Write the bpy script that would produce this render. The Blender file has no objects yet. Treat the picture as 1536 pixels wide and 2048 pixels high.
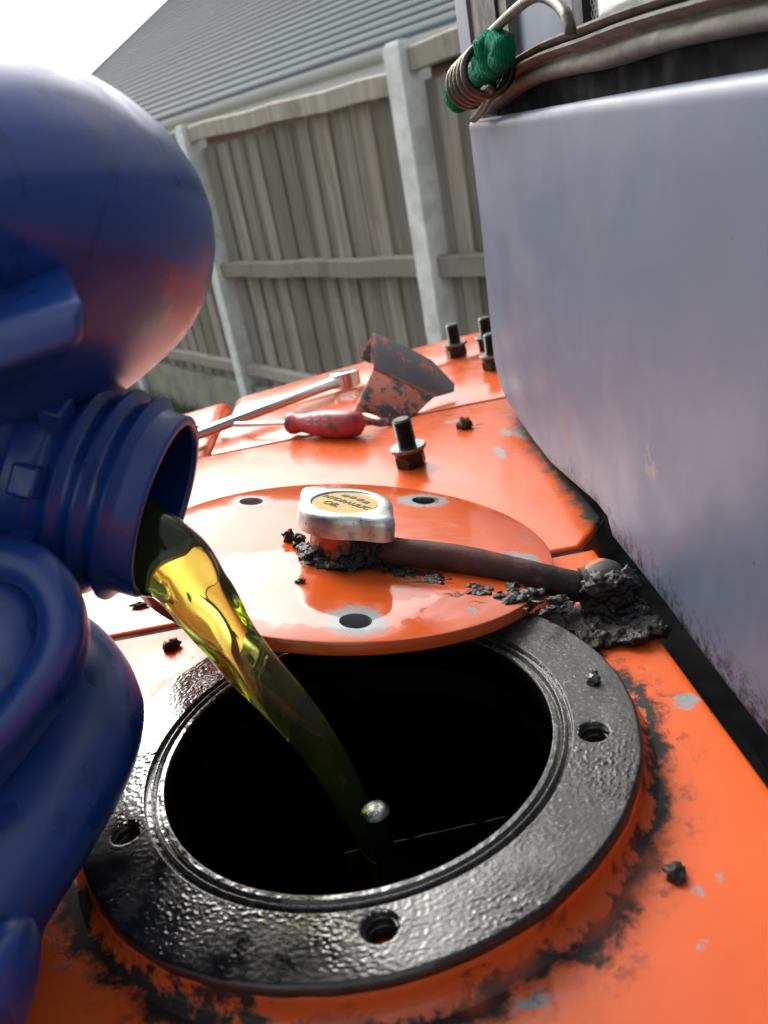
import bpy, bmesh, math, random
from mathutils import Vector, Matrix, noise, geometry
R = math.radians
random.seed(7)
scene = bpy.context.scene
COL = scene.collection

# ------------------------------------------------------------------ camera
F_PX, IW, IH = 1640.0, 1536.0, 2048.0            # focal length in photo pixels
PITCH, ROLL, CAM_H = R(22.6), R(10.8), 0.18
CF = Vector((0, math.cos(PITCH), -math.sin(PITCH)))
_U = Vector((0, math.sin(PITCH), math.cos(PITCH)))
CR = math.cos(ROLL) * Vector((1, 0, 0)) - math.sin(ROLL) * _U
CU = math.sin(ROLL) * Vector((1, 0, 0)) + math.cos(ROLL) * _U
CC = Vector((0, 0, CAM_H))
cam = bpy.data.cameras.new('camera')
cam.sensor_fit = 'VERTICAL'; cam.sensor_height = 36.0; cam.sensor_width = 27.0
cam.lens = 36.0 * F_PX / IH
cam.clip_start = 0.01; cam.clip_end = 400
cam.dof.use_dof = True; cam.dof.focus_distance = 0.34; cam.dof.aperture_fstop = 17.0
cam_ob = bpy.data.objects.new('camera', cam); COL.objects.link(cam_ob)
cam_ob.matrix_world = Matrix(((CR.x, CU.x, -CF.x, CC.x), (CR.y, CU.y, -CF.y, CC.y), (CR.z, CU.z, -CF.z, CC.z), (0, 0, 0, 1)))
scene.camera = cam_ob

# ------------------------------------------------------------------ sky, sun, exposure
SUN_EL, SUN_AZ = R(40), R(-24)                    # azimuth from +Y, negative to the left
world = bpy.data.worlds.new('World'); scene.world = world; world.use_nodes = True
wn = world.node_tree; wn.nodes.clear()
w_out = wn.nodes.new('ShaderNodeOutputWorld'); w_bg = wn.nodes.new('ShaderNodeBackground')
w_sky = wn.nodes.new('ShaderNodeTexSky'); w_sky.sky_type = 'NISHITA'; w_sky.sun_disc = False
w_sky.sun_elevation = SUN_EL; w_sky.sun_rotation = SUN_AZ
w_sky.air_density = 1.6; w_sky.dust_density = 6.0; w_sky.ozone_density = 1.0
w_hsv = wn.nodes.new('ShaderNodeHueSaturation'); w_hsv.inputs['Saturation'].default_value = 0.25
w_bg.inputs['Strength'].default_value = 0.15
wn.links.new(w_sky.outputs[0], w_hsv.inputs['Color']); wn.links.new(w_hsv.outputs[0], w_bg.inputs['Color'])
wn.links.new(w_bg.outputs[0], w_out.inputs['Surface'])
sun = bpy.data.lights.new('sun', 'SUN'); sun.energy = 1.3; sun.angle = R(26); sun.color = (1.0, 0.97, 0.92)
sun_ob = bpy.data.objects.new('sun', sun); COL.objects.link(sun_ob)
_sd = Vector((math.sin(SUN_AZ) * math.cos(SUN_EL), math.cos(SUN_AZ) * math.cos(SUN_EL), math.sin(SUN_EL)))
sun_ob.rotation_euler = _sd.to_track_quat('Z', 'Y').to_euler(); sun_ob.location = _sd * 5
scene.view_settings.view_transform = 'Standard'; scene.view_settings.look = 'None'
scene.view_settings.exposure = 0.8; scene.view_settings.gamma = 1.0
scene.cycles.max_bounces = 14; scene.cycles.transmission_bounces = 12; scene.cycles.glossy_bounces = 6
scene.cycles.use_denoising = True
scene.cycles.caustics_refractive = True; scene.cycles.blur_glossy = 0.5

# ------------------------------------------------------------------ layout helpers (a photo pixel taken to a real plane of the place)
def ray(x, y): return CF + CR * ((x - IW / 2) / F_PX) - CU * ((y - IH / 2) / F_PX)
def onz(x, y, z=0.0):
    d = ray(x, y); return CC + d * ((z - CC.z) / d.z)
def onx(x, y, X):
    d = ray(x, y); return CC + d * ((X - CC.x) / d.x)
def ony(x, y, Y):
    d = ray(x, y); return CC + d * ((Y - CC.y) / d.y)
def atd(x, y, dep): return CC + ray(x, y) * dep

# ------------------------------------------------------------------ object helpers
def link(name, me, mat=None, parent=None):
    o = bpy.data.objects.new(name, me); COL.objects.link(o)
    if mat and me is not None and not me.materials: me.materials.append(mat)
    if parent is not None:
        o.parent = parent
        o.matrix_parent_inverse = Matrix.Translation(parent.location).inverted() if parent.type == 'EMPTY' else parent.matrix_basis.inverted()
    return o
def fin(me, ang=35):
    for p in me.polygons: p.use_smooth = True
    if ang < 180: me.set_sharp_from_angle(angle=R(ang))
    me.update()
def mk(name, vs, fs, mat, parent=None, ang=35):
    me = bpy.data.meshes.new(name); me.from_pydata([tuple(v) for v in vs], [], fs); me.validate(); fin(me, ang)
    return link(name, me, mat, parent)
def mkbm(name, bm, mat, parent=None, ang=35):
    bmesh.ops.recalc_face_normals(bm, faces=bm.faces)
    me = bpy.data.meshes.new(name); bm.to_mesh(me); bm.free(); fin(me, ang)
    return link(name, me, mat, parent)
def empty(name, loc, label, cat, group=None):
    o = bpy.data.objects.new(name, None); COL.objects.link(o); o.location = loc; o.empty_display_size = 0.02
    o['label'] = label; o['category'] = cat
    if group: o['group'] = group
    return o
def tag(o, label, cat, group=None):
    o['label'] = label; o['category'] = cat
    if group: o['group'] = group
    return o
def structure(o): o['kind'] = 'structure'; return o

class MB:
    """collects vertices and faces of ONE mesh"""
    def __init__(s): s.v = []; s.f = []
    def add(s, vs, fs):
        n = len(s.v); s.v += [Vector(v) for v in vs]; s.f += [tuple(i + n for i in f) for f in fs]
    def build(s, name, mat, parent=None, ang=35): return mk(name, s.v, s.f, mat, parent, ang)

def frame_of(ax):
    ax = ax.normalized(); t = Vector((0, 0, 1)) if abs(ax.z) < 0.9 else Vector((1, 0, 0))
    e1 = t.cross(ax).normalized(); return e1, ax.cross(e1), ax
def lathe(mb, prof, o=Vector(), ax=Vector((0, 0, 1)), n=48, close=True, e=None, fn=None):
    """prof: list of (radius, height along axis)"""
    e1, e2, a = e if e else frame_of(ax)
    vs = []; fs = []; m = len(prof)
    for r, h in prof:
        for i in range(n):
            t = 2 * math.pi * i / n
            rr = r * (fn(t, h) if fn else 1)
            vs.append(o + a * h + (e1 * math.cos(t) + e2 * math.sin(t)) * rr)
    for j in range(m - 1):
        for i in range(n):
            k = (i + 1) % n; fs.append((j * n + i, j * n + k, (j + 1) * n + k, (j + 1) * n + i))
    if close:
        fs.append(tuple(reversed(range(n)))); fs.append(tuple(range((m - 1) * n, m * n)))
    mb.add(vs, fs)
def tube(mb, pts, rad, n=16, cap=True, up=None):
    """swept tube; rad a number or list"""
    pts = [Vector(p) for p in pts]; m = len(pts); vs = []; fs = []
    t0 = (pts[1] - pts[0]).normalized(); e1 = frame_of(t0)[0]
    for j, p in enumerate(pts):
        t = (pts[min(j + 1, m - 1)] - pts[max(j - 1, 0)]).normalized()
        e1 = (e1 - t * e1.dot(t)).normalized(); e2 = t.cross(e1)
        r = rad[j] if isinstance(rad, (list, tuple)) else rad
        for i in range(n):
            a = 2 * math.pi * i / n; vs.append(p + (e1 * math.cos(a) + e2 * math.sin(a)) * r)
    for j in range(m - 1):
        for i in range(n):
            k = (i + 1) % n; fs.append((j * n + i, j * n + k, (j + 1) * n + k, (j + 1) * n + i))
    if cap: fs.append(tuple(reversed(range(n)))); fs.append(tuple(range((m - 1) * n, m * n)))
    mb.add(vs, fs)
def box(mb, c, x, y, z):
    """c centre, x y z half-edge vectors"""
    c = Vector(c); vs = [c + x * a + y * b + z * d for d in (-1, 1) for b in (-1, 1) for a in (-1, 1)]
    mb.add(vs, [(0, 2, 3, 1), (4, 5, 7, 6), (0, 1, 5, 4), (2, 6, 7, 3), (0, 4, 6, 2), (1, 3, 7, 5)])
def bez(pts, n=8):
    """Catmull-Rom through pts"""
    pts = [Vector(p) for p in pts]; P = [pts[0] * 2 - pts[1]] + pts + [pts[-1] * 2 - pts[-2]]; out = []
    for i in range(1, len(P) - 2):
        a, b, c, d = P[i - 1:i + 3]
        for k in range(n):
            t = k / n; out.append(0.5 * ((2 * b) + (c - a) * t + (2 * a - 5 * b + 4 * c - d) * t * t + (3 * b - a - 3 * c + d) * t ** 3))
    out.append(pts[-1]); return out
def lump(mb, c, r, seed=0, sub=3, amp=0.35, freq=1.6, sq=(1, 1, 1)):
    bm = bmesh.new(); bmesh.ops.create_icosphere(bm, subdivisions=sub, radius=1.0); bm.verts.ensure_lookup_table()
    s = Vector((seed * 3.7, seed * 1.3, seed * 7.1)); vs = []
    for v in bm.verts:
        d = v.co.copy(); k = 1 + amp * noise.fractal(d * freq + s, 1.0, 2.1, 4) * 1.2
        vs.append(Vector(c) + Vector((d.x * sq[0], d.y * sq[1], d.z * sq[2])) * (r * max(0.35, k)))
    mb.add(vs, [tuple(v.index for v in f.verts) for f in bm.faces]); bm.free()
def fused(name, mb, voxel, it, mat, parent, amp=0.0, freq=500):
    """melts the lumps of one mass together"""
    me = bpy.data.meshes.new(name); me.from_pydata([tuple(v) for v in mb.v], [], mb.f); o = bpy.data.objects.new('tmp', me); COL.objects.link(o)
    r = o.modifiers.new('r', 'REMESH'); r.mode = 'VOXEL'; r.voxel_size = voxel
    s = o.modifiers.new('s', 'SMOOTH'); s.iterations = it; s.factor = 0.5
    me2 = evaluated(o); bpy.data.objects.remove(o); me2.name = name
    if amp:
        nn = [v.normal.copy() for v in me2.vertices]
        for v, n_ in zip(me2.vertices, nn): v.co += n_ * (amp * noise.fractal(v.co * freq, 0.8, 2.1, 4))
    fin(me2, 180); me2.materials.clear(); return link(name, me2, mat, parent)
def evaluated(o):
    dg = bpy.context.evaluated_depsgraph_get(); return bpy.data.meshes.new_from_object(o.evaluated_get(dg))

# ------------------------------------------------------------------ material helpers
class NT:
    def __init__(s, name):
        s.m = bpy.data.materials.new(name); s.m.use_nodes = True; s.t = s.m.node_tree; s.b = s.t.nodes['Principled BSDF']
        s.out = s.t.nodes['Material Output']; s._co = None
    def n(s, typ, **kw):
        nd = s.t.nodes.new(typ)
        for k, v in kw.items(): setattr(nd, k, v)
        return nd
    def l(s, a, b): s.t.links.new(a, b)
    def put(s, inp, v):
        if isinstance(v, (int, float)): inp.default_value = v
        elif isinstance(v, (tuple, list)): inp.default_value = (*v, 1.0) if (len(v) == 3 and inp.type == 'RGBA') else v
        else: s.l(v, inp)
    def co(s):
        if not s._co: s._co = s.n('ShaderNodeTexCoord').outputs['Object']
        return s._co
    def noise(s, scale, detail=4.0, rough=0.55, vec=None, dist=0.0, col=False):
        nd = s.n('ShaderNodeTexNoise'); s.put(nd.inputs['Vector'], vec or s.co())
        nd.inputs['Scale'].default_value = scale; nd.inputs['Detail'].default_value = detail; nd.inputs['Roughness'].default_value = rough; nd.inputs['Distortion'].default_value = dist
        return nd.outputs['Color' if col else 'Fac']
    def ss(s, v, a, b, lo=0.0, hi=1.0):
        nd = s.n('ShaderNodeMapRange', interpolation_type='SMOOTHSTEP'); s.put(nd.inputs[0], v)
        for i, q in zip((1, 2, 3, 4), (a, b, lo, hi)): nd.inputs[i].default_value = q
        return nd.outputs[0]
    def ma(s, op, a, b=0.0, c=0.0):
        nd = s.n('ShaderNodeMath', operation=op)
        for i, q in enumerate((a, b, c)): s.put(nd.inputs[i], q)
        return nd.outputs[0]
    def vm(s, op, a, b=(0, 0, 0)):
        nd = s.n('ShaderNodeVectorMath', operation=op); s.put(nd.inputs[0], a); s.put(nd.inputs[1], b)
        return nd.outputs['Value' if op in ('DISTANCE', 'LENGTH', 'DOT_PRODUCT') else 'Vector']
    def mix(s, f, a, b):
        nd = s.n('ShaderNodeMix', data_type='RGBA'); s.put(nd.inputs[0], f); s.put(nd.inputs[6], a); s.put(nd.inputs[7], b); return nd.outputs[2]
    def sep(s, v):
        nd = s.n('ShaderNodeSeparateXYZ'); s.l(v, nd.inputs[0]); return nd.outputs
    def scale(s, v, k):
        nd = s.n('ShaderNodeMapping'); s.l(v, nd.inputs['Vector']); nd.inputs['Scale'].default_value = k; return nd.outputs[0]
    def bump(s, h, strength=0.5, dist=0.001, prev=None):
        nd = s.n('ShaderNodeBump'); s.put(nd.inputs['Height'], h); nd.inputs['Strength'].default_value = strength; nd.inputs['Distance'].default_value = dist
        if prev is not None: s.l(prev, nd.inputs['Normal'])
        s.l(nd.outputs[0], s.b.inputs['Normal']); return nd.outputs[0]
    def set(s, **kw):
        names = dict(base='Base Color', rough='Roughness', metal='Metallic', coat='Coat Weight', coatr='Coat Roughness', trans='Transmission Weight', ior='IOR', spec='Specular IOR Level', alpha='Alpha', sheen='Sheen Weight')
        for k, v in kw.items(): s.put(s.b.inputs[names[k]], v)
        return s
    def mx(s, *a):
        r = a[0]
        for q in a[1:]: r = s.ma('MAXIMUM', r, q)
        return r

FC = Vector((-0.0226, 0.2220, 0.0)); FZ = 0.012    # flange centre and height of its top
R_IN, R_OUT, R_BOLT = 0.0634, 0.0900, 0.0758
KR = 0.978                                         # flange scale

def spot(t, p, c, r, soft=0.25, sx=1.0, sy=1.0):
    """1 inside an irregular patch round c"""
    d = t.vm('SUBTRACT', p, (c[0], c[1], c[2])); d = t.vm('MULTIPLY', d, (1 / (r * sx), 1 / (r * sy), 1 / r))
    return t.ss(t.vm('LENGTH', d), 1 - soft, 1 + soft, 1.0, 0.0)

ORANGE = (0.62, 0.098, 0.016); ORANGE_D = (0.54, 0.080, 0.014); PRIMER = (0.23, 0.24, 0.25); GRIME = (0.012, 0.011, 0.010)
def orange(name, chips=(), grime=(), ring=False, rough=0.2, edge_grime=None, chip_amt=0.0, coat=0.3, coatr=0.12, film=None, spec=0.42):
    t = NT(name); p = t.co()
    warp = t.vm('MULTIPLY', t.vm('SUBTRACT', t.noise(320, 4, 0.65, col=True), (0.5, 0.5, 0.5)), (0.012, 0.012, 0.012))
    pw = t.vm('ADD', p, warp)
    warp2 = t.vm('MULTIPLY', t.vm('SUBTRACT', t.noise(110, 5, 0.7, col=True), (0.5, 0.5, 0.5)), (0.022, 0.022, 0.022))
    pw2 = t.vm('ADD', p, warp2)
    c = t.mix(t.ss(t.noise(9, 5, 0.6), 0.35, 0.7), ORANGE, ORANGE_D)
    c = t.mix(t.ss(t.noise(60, 6, 0.7), 0.58, 0.78, 0, 0.2), c, (0.50, 0.10, 0.04))      # film of dirt
    chip = t.ss(t.noise(55, 3, 0.5, vec=pw), 0.80 - chip_amt, 0.81 - chip_amt)
    for ch in chips: chip = t.mx(chip, spot(t, pw, *ch))
    c = t.mix(chip, c, PRIMER)
    dirt = t.ss(t.noise(210, 3, 0.55), 0.735, 0.76)
    for g in grime: dirt = t.mx(dirt, spot(t, pw2, *g))
    if ring:
        d = t.vm('MULTIPLY', t.vm('SUBTRACT', pw2, (FC.x, FC.y, 0)), (1, 1, 0)); r = t.vm('LENGTH', d)
        q = t.ma('ADD', r, t.ma('MULTIPLY', t.ma('SUBTRACT', t.noise(22, 2), 0.5), 0.020))
        band = t.ma('MULTIPLY', t.ss(q, 0.0912, 0.0935), t.ss(q, 0.0960, 0.1010, 1, 0))
        smear = t.ma('MULTIPLY', t.ss(q, 0.087, 0.098), t.ss(q, 0.097, 0.112, 1, 0))
        band = t.mx(band, t.ma('MULTIPLY', smear, t.ss(t.noise(140, 6, 0.75), 0.47, 0.64, 0, 0.75)))
        band = t.ma('MULTIPLY', band, t.ss(t.noise(16, 3), 0.36, 0.46, 0.25, 1))
        dirt = t.mx(dirt, band)
    if edge_grime: dirt = t.mx(dirt, edge_grime(t, pw2))
    c = t.mix(dirt, c, GRIME)
    rr = t.ma('ADD', t.ss(t.noise(26, 5, 0.65), 0.3, 0.75, rough * 0.75, rough * 1.45), t.ma('MULTIPLY', t.mx(dirt, chip), 0.3))
    t.set(base=c, rough=rr, spec=spec, coat=coat, coatr=coatr)
    if film:
        fm = film(t, pw2); t.set(coat=t.ma('ADD', 0.4, t.ma('MULTIPLY', fm, 0.6)), coatr=t.ma('SUBTRACT', 0.16, t.ma('MULTIPLY', fm, 0.145))); t.b.inputs['Coat IOR'].default_value = 1.75
    b = t.bump(t.noise(28, 3), 0.12, 0.004)
    b = t.bump(t.mx(dirt, t.ma('MULTIPLY', chip, -0.6)), 0.4, 0.0006, b)
    t.bump(t.noise(900, 3), 0.06, 0.0004, b)
    return t.m

def plain(name, base, rough=0.5, metal=0.0, var=0.25, nscale=40, bump=0.0, bscale=200, bdist=0.001, **kw):
    t = NT(name); f = t.ss(t.noise(nscale, 5, 0.6), 0.3, 0.72)
    dark = tuple(v * (1 - var) for v in base); t.set(base=t.mix(f, base, dark), metal=metal, **kw)
    t.set(rough=t.ss(t.noise(nscale * 1.7, 4), 0.25, 0.75, rough * 0.75, min(1, rough * 1.3)))
    if bump: t.bump(t.noise(bscale, 5, 0.6), bump, bdist)
    return t.m

# ================================================================== GROUND, FENCE, HOUSE
GZ = -1.12
def m_grass():
    t = NT('grass_ground'); f = t.noise(3, 6, 0.7)
    c = t.mix(t.ss(f, 0.4, 0.6), (0.06, 0.075, 0.04), (0.14, 0.135, 0.105)); t.set(base=c, rough=0.9); t.bump(t.noise(40, 4), 0.8, 0.03); return t.m
g = 150.0
structure(mk('ground', [(-g, -g, GZ), (g, -g, GZ), (g, g, GZ), (-g, g, GZ)], [(0, 1, 2, 3)], m_grass()))

FU = Vector((-0.517, 0.856, 0)).normalized(); FN = Vector((-FU.y, FU.x, 0)); FN = FN if FN.y < 0 else -FN   # along the fence, towards the viewer
POST0 = Vector((math.sin(R(6.6)) * 3.06, math.cos(R(6.6)) * 3.06, 0)); BAY = 1.85
ZV = Vector((0, 0, 1))
def m_wood(name, base, dark, green=0.0):
    t = NT(name); p = t.scale(t.co(), (26, 26, 1.1)); oi = t.n('ShaderNodeObjectInfo').outputs['Random']
    pp = t.vm('ADD', p, t.vm('MULTIPLY', t.n('ShaderNodeObjectInfo').outputs['Location'], (7, 5, 3)))
    f = t.noise(1.6, 8, 0.7, vec=pp, dist=0.6)
    c = t.mix(t.ss(f, 0.3, 0.72), dark, base)
    c = t.mix(t.ma('MULTIPLY', oi, 0.85), c, tuple(v * 0.36 for v in base))
    st = t.ss(t.noise(5, 4, 0.6), 0.52, 0.7, 0, 0.5); c = t.mix(st, c, (0.09, 0.082, 0.07))
    if green: c = t.mix(t.ma('MULTIPLY', t.ss(t.noise(6, 3, vec=pp), 0.62, 0.75), green), c, (0.26, 0.27, 0.12))
    t.set(base=c, rough=0.88); t.bump(f, 0.6, 0.004); return t.m
M_BOARD = m_wood('weathered_board', (0.45, 0.415, 0.365), (0.20, 0.183, 0.16), 0.4)
M_RAIL = m_wood('weathered_rail', (0.48, 0.45, 0.40), (0.28, 0.26, 0.225))
M_CONC = plain('fence_concrete', (0.66, 0.69, 0.68), 0.9, 0, 0.3, 14, 0.6, 90, 0.004)
M_GRAVELB = plain('gravel_board_concrete', (0.30, 0.31, 0.26), 0.95, 0, 0.45, 6, 0.6, 60, 0.006)
fence = empty('garden_fence', POST0 + Vector((0, 0, GZ)), 'weathered grey timber fence with pale concrete posts behind the orange machine', 'fence')
def wood_box(hx, hy, hz, seed):
    """board or rail of half sizes, slightly uneven ends"""
    bm = bmesh.new(); bmesh.ops.create_cube(bm, size=2.0)
    rnd = random.Random(seed)
    for v in bm.verts:
        v.co = Vector((v.co.x * hx, v.co.y * hy * (1.0 if v.co.x > 0 else 0.45), v.co.z * hz + (rnd.uniform(-0.006, 0.006) if v.co.z > 0 else 0)))
    me = bpy.data.meshes.new('board'); bm.to_mesh(me); bm.free(); return me
rotF = FU.to_track_quat('X', 'Z').to_euler()
NB = 23; BW = (BAY - 0.09) / NB
board_me = [wood_box(BW * 0.52, 0.014, 0.615, i) for i in range(3)]
for me in board_me: me.materials.append(M_BOARD)
rail_tilt = 0.0
for bay in range(-1, 3):
    s0 = POST0 + FU * (BAY * bay)
    for k in range(NB):
        if bay == -1 and k < NB - 9: continue
        if bay == 2 and k > 10: continue
        c = s0 + FU * (0.045 + BW * (k + 0.5)) - FN * (0.022 if k % 2 else 0.044)
        o = link('board', board_me[(k * 7 + bay) % 3], None, fence)
        o.location = c + ZV * (-0.205 + random.uniform(-0.006, 0.006)); o.rotation_euler = (0, 0, math.atan2(FU.y, FU.x) + (0.13 if k % 3 else -0.05) + random.uniform(-0.04, 0.04))
    for zr, hz in ((0.455, 0.036), (-0.18, 0.036), (-0.72, 0.03)):
        mb = MB(); a = s0 + FU * 0.04 + FN * 0.012; b = s0 + FU * (BAY - 0.04) + FN * 0.012
        dz = (-0.034, 0.034) if zr > 0.3 and bay == 0 else ((0.03, 0.02) if zr > 0.3 else (0, 0))
        n = 8; vs = []; fs = []
        for j in range(n + 1):
            q = a.lerp(b, j / n) + ZV * (zr + dz[0] * (1 - j / n) + dz[1] * j / n + 0.004 * math.sin(j * 2.1 + bay))
            for hh, dd in ((-hz, 0.022), (hz * 0.8, 0.022), (hz, 0.012), (hz, -0.022), (-hz, -0.022)): vs.append(q + ZV * hh + FN * dd)
        for j in range(n):
            for i in range(5): fs.append((j * 5 + i, j * 5 + (i + 1) % 5, (j + 1) * 5 + (i + 1) % 5, (j + 1) * 5 + i))
        fs += [tuple(range(5)), tuple(range(n * 5 + 4, n * 5 - 1, -1))]
        mb.add(vs, fs); mb.build('rail', M_RAIL, fence)
    mb = MB(); box(mb, s0 + FU * (BAY / 2) + ZV * (GZ + 0.15), FU * (BAY / 2 - 0.045), FN * 0.025, ZV * 0.155); mb.build('gravel_board', M_GRAVELB, fence)
for k in range(-1, 4):
    mb = MB(); c = POST0 + FU * (BAY * k); w, d = 0.047, 0.055
    vs = []
    for z, sc in ((GZ - 0.05, 1.0), (0.515, 1.0), (0.535, 0.82)):
        for (x, y) in ((-w, d), (-w * 0.9, d * 1.12), (w * 0.9, d * 1.12), (w, d), (w, -d), (-w, -d)): vs.append(c + FU * x * sc + FN * y * sc + ZV * z)
    fs = [(j * 6 + i, j * 6 + (i + 1) % 6, (j + 1) * 6 + (i + 1) % 6, (j + 1) * 6 + i) for j in range(2) for i in range(6)] + [tuple(range(12, 18))]
    mb.add(vs, fs); mb.build('post', M_CONC, fence)

# grass tufts along the foot of the fence
mb = MB(); rg = random.Random(3)
for i in range(5200):
    s = rg.uniform(0.9, 4.6); d = abs(rg.gauss(0, 0.35)) + 0.04
    p = POST0 + FU * s + FN * d; p.z = GZ; h = rg.uniform(0.03, 0.13); a = rg.uniform(0, 6.28); w = Vector((math.cos(a), math.sin(a), 0)) * 0.004
    tip = p + Vector((rg.uniform(-.5, .5) * h, rg.uniform(-.5, .5) * h, h)); mb.add([p - w, p + w, tip], [(0, 1, 2)])
gr = mb.build('grass', plain('grass_blade', (0.10, 0.15, 0.035), 0.7, 0, 0.5, 3))
gr['kind'] = 'stuff'; gr['label'] = 'green grass growing along the foot of the fence'; gr['category'] = 'grass'

# house: one gable roof slope with courses, gutter, fascia, wall
HG1 = Vector((-1.667, 11.690, 1.18)); HG2 = Vector((1.428, 8.086, 1.18))
HE = (HG1 - HG2).normalized(); HN = Vector((HE.y, -HE.x, 0)); HN = HN if HN.y > 0 else -HN
RP = R(30); HS = HN * math.cos(RP) + ZV * math.sin(RP); HU = HE.cross(HS); HU = HU if HU.z > 0 else -HU
house = empty('house', (HG2 + HN * 3) * 1.0, 'house with grey ribbed roof and white gutter beyond the fence', 'house'); house.location.z = GZ
def m_slate():
    t = NT('roof_tile'); p = t.co(); oi = t.n('ShaderNodeObjectInfo').outputs['Random']
    c = t.mix(t.noise(1.3, 6, 0.65), (0.085, 0.105, 0.115), (0.12, 0.145, 0.155)); c = t.mix(t.ma('MULTIPLY', oi, 0.35), c, (0.07, 0.085, 0.092))
    t.set(base=c, rough=0.8, spec=0.15); t.bump(t.noise(30, 4), 0.3, 0.01); return t.m
M_SLATE = m_slate(); M_UPVC = plain('white_plastic', (0.90, 0.92, 0.94), 0.35, 0, 0.04)
E0, E1 = -6.0, 11.53; GAUGE = 0.20
n_course = 32
mb = MB(); w = HE * ((E1 - E0) / 2)
vs = []
for (sy, uz) in ((-0.03, 0.0), (-0.03, 0.045), (0.02, 0.055), (GAUGE + 0.05, 0.012), (GAUGE + 0.05, -0.005)):
    for e in (-1, 1): vs.append(w * e + HS * sy + HU * uz)
cme = bpy.data.meshes.new('roof_course')
cme.from_pydata([tuple(v) for v in vs], [], [(0, 1, 3, 2), (2, 3, 5, 4), (4, 5, 7, 6), (6, 7, 9, 8), (8, 9, 1, 0), (0, 2, 4, 6, 8), (9, 7, 5, 3, 1)]); cme.materials.append(M_SLATE)
for k in range(n_course):
    o = link('roof_course', cme, None, house); o.location = HG2 + HE * ((E0 + E1) / 2) + HS * (0.06 + k * GAUGE)
rt = n_course * GAUGE + 0.05
mb = MB(); a = HG2 + HE * E0; b = HG2 + HE * (E1 + 0.02)
mb.add([a - HU * .02, b - HU * .02, b + HS * rt - HU * .02, a + HS * rt - HU * .02, a - HU * .16 + HS * .05, b - HU * .16 + HS * .05, b + HS * rt - HU * .16, a + HS * rt - HU * .16],
       [(0, 1, 2, 3), (4, 7, 6, 5), (0, 4, 5, 1), (1, 5, 6, 2), (2, 6, 7, 3), (3, 7, 4, 0)]); mb.build('roof_deck', M_SLATE, house)
mb = MB()                                          # back slope, so that the house is closed
top = HS * rt; bk = top + HN * math.cos(RP) * rt - ZV * math.sin(RP) * rt
mb.add([a + top - HU * .02, b + top - HU * .02, b + bk - HU * .02, a + bk - HU * .02], [(0, 1, 2, 3)]); mb.build('back_slope', M_SLATE, house)
mb = MB(); vs = []                                # gutter: half-round trough with a lip
gp = [(0.0, 0.0), (-0.02, -0.05), (-0.06, -0.075), (-0.10, -0.05), (-0.125, 0.0), (-0.125, 0.018), (-0.112, 0.018), (-0.09, -0.04), (-0.06, -0.06), (-0.03, -0.04), (-0.012, 0.0)]
for e in (E0, E1):
    for (y, z) in gp: vs.append(HG2 + HE * e + HN * (y - 0.01) + ZV * (z - 0.03))
m = len(gp); mb.add(vs, [(i, (i + 1) % m, m + (i + 1) % m, m + i) for i in range(m)] + [tuple(range(m - 1, -1, -1)), tuple(range(m, 2 * m))]); mb.build('gutter', M_UPVC, house)
mb = MB(); box(mb, HG2 + HE * ((E0 + E1) / 2) + HN * 0.012 - ZV * 0.16, w, HN * 0.012, ZV * 0.085); mb.build('fascia', M_UPVC, house)
mb = MB(); box(mb, HG2 + HE * ((E0 + E1 - .3) / 2) + HN * (rt * math.cos(RP)) + ZV * ((GZ - HG2.z) / 2 - 0.13), HE * ((E1 - E0) / 2 - 0.25), HN * (rt * math.cos(RP) - .3), ZV * (-(GZ - HG2.z) / 2 - 0.13))
mb.build('wall', plain('house_brick', (0.34, 0.20, 0.14), 0.9, 0, 0.4, 8), house)
mb = MB()                                          # verge board on the gable
mb.add([HG2 + HE * (E1 + dx) + HS * sy + HU * uz for dx in (0.02, 0.06) for (sy, uz) in ((-0.03, -0.16), (rt, -0.16), (rt, 0.07), (-0.03, 0.07))],
       [(0, 1, 2, 3), (7, 6, 5, 4), (0, 4, 5, 1), (1, 5, 6, 2), (2, 6, 7, 3), (3, 7, 4, 0)]); mb.build('verge', M_SLATE, house)

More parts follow.
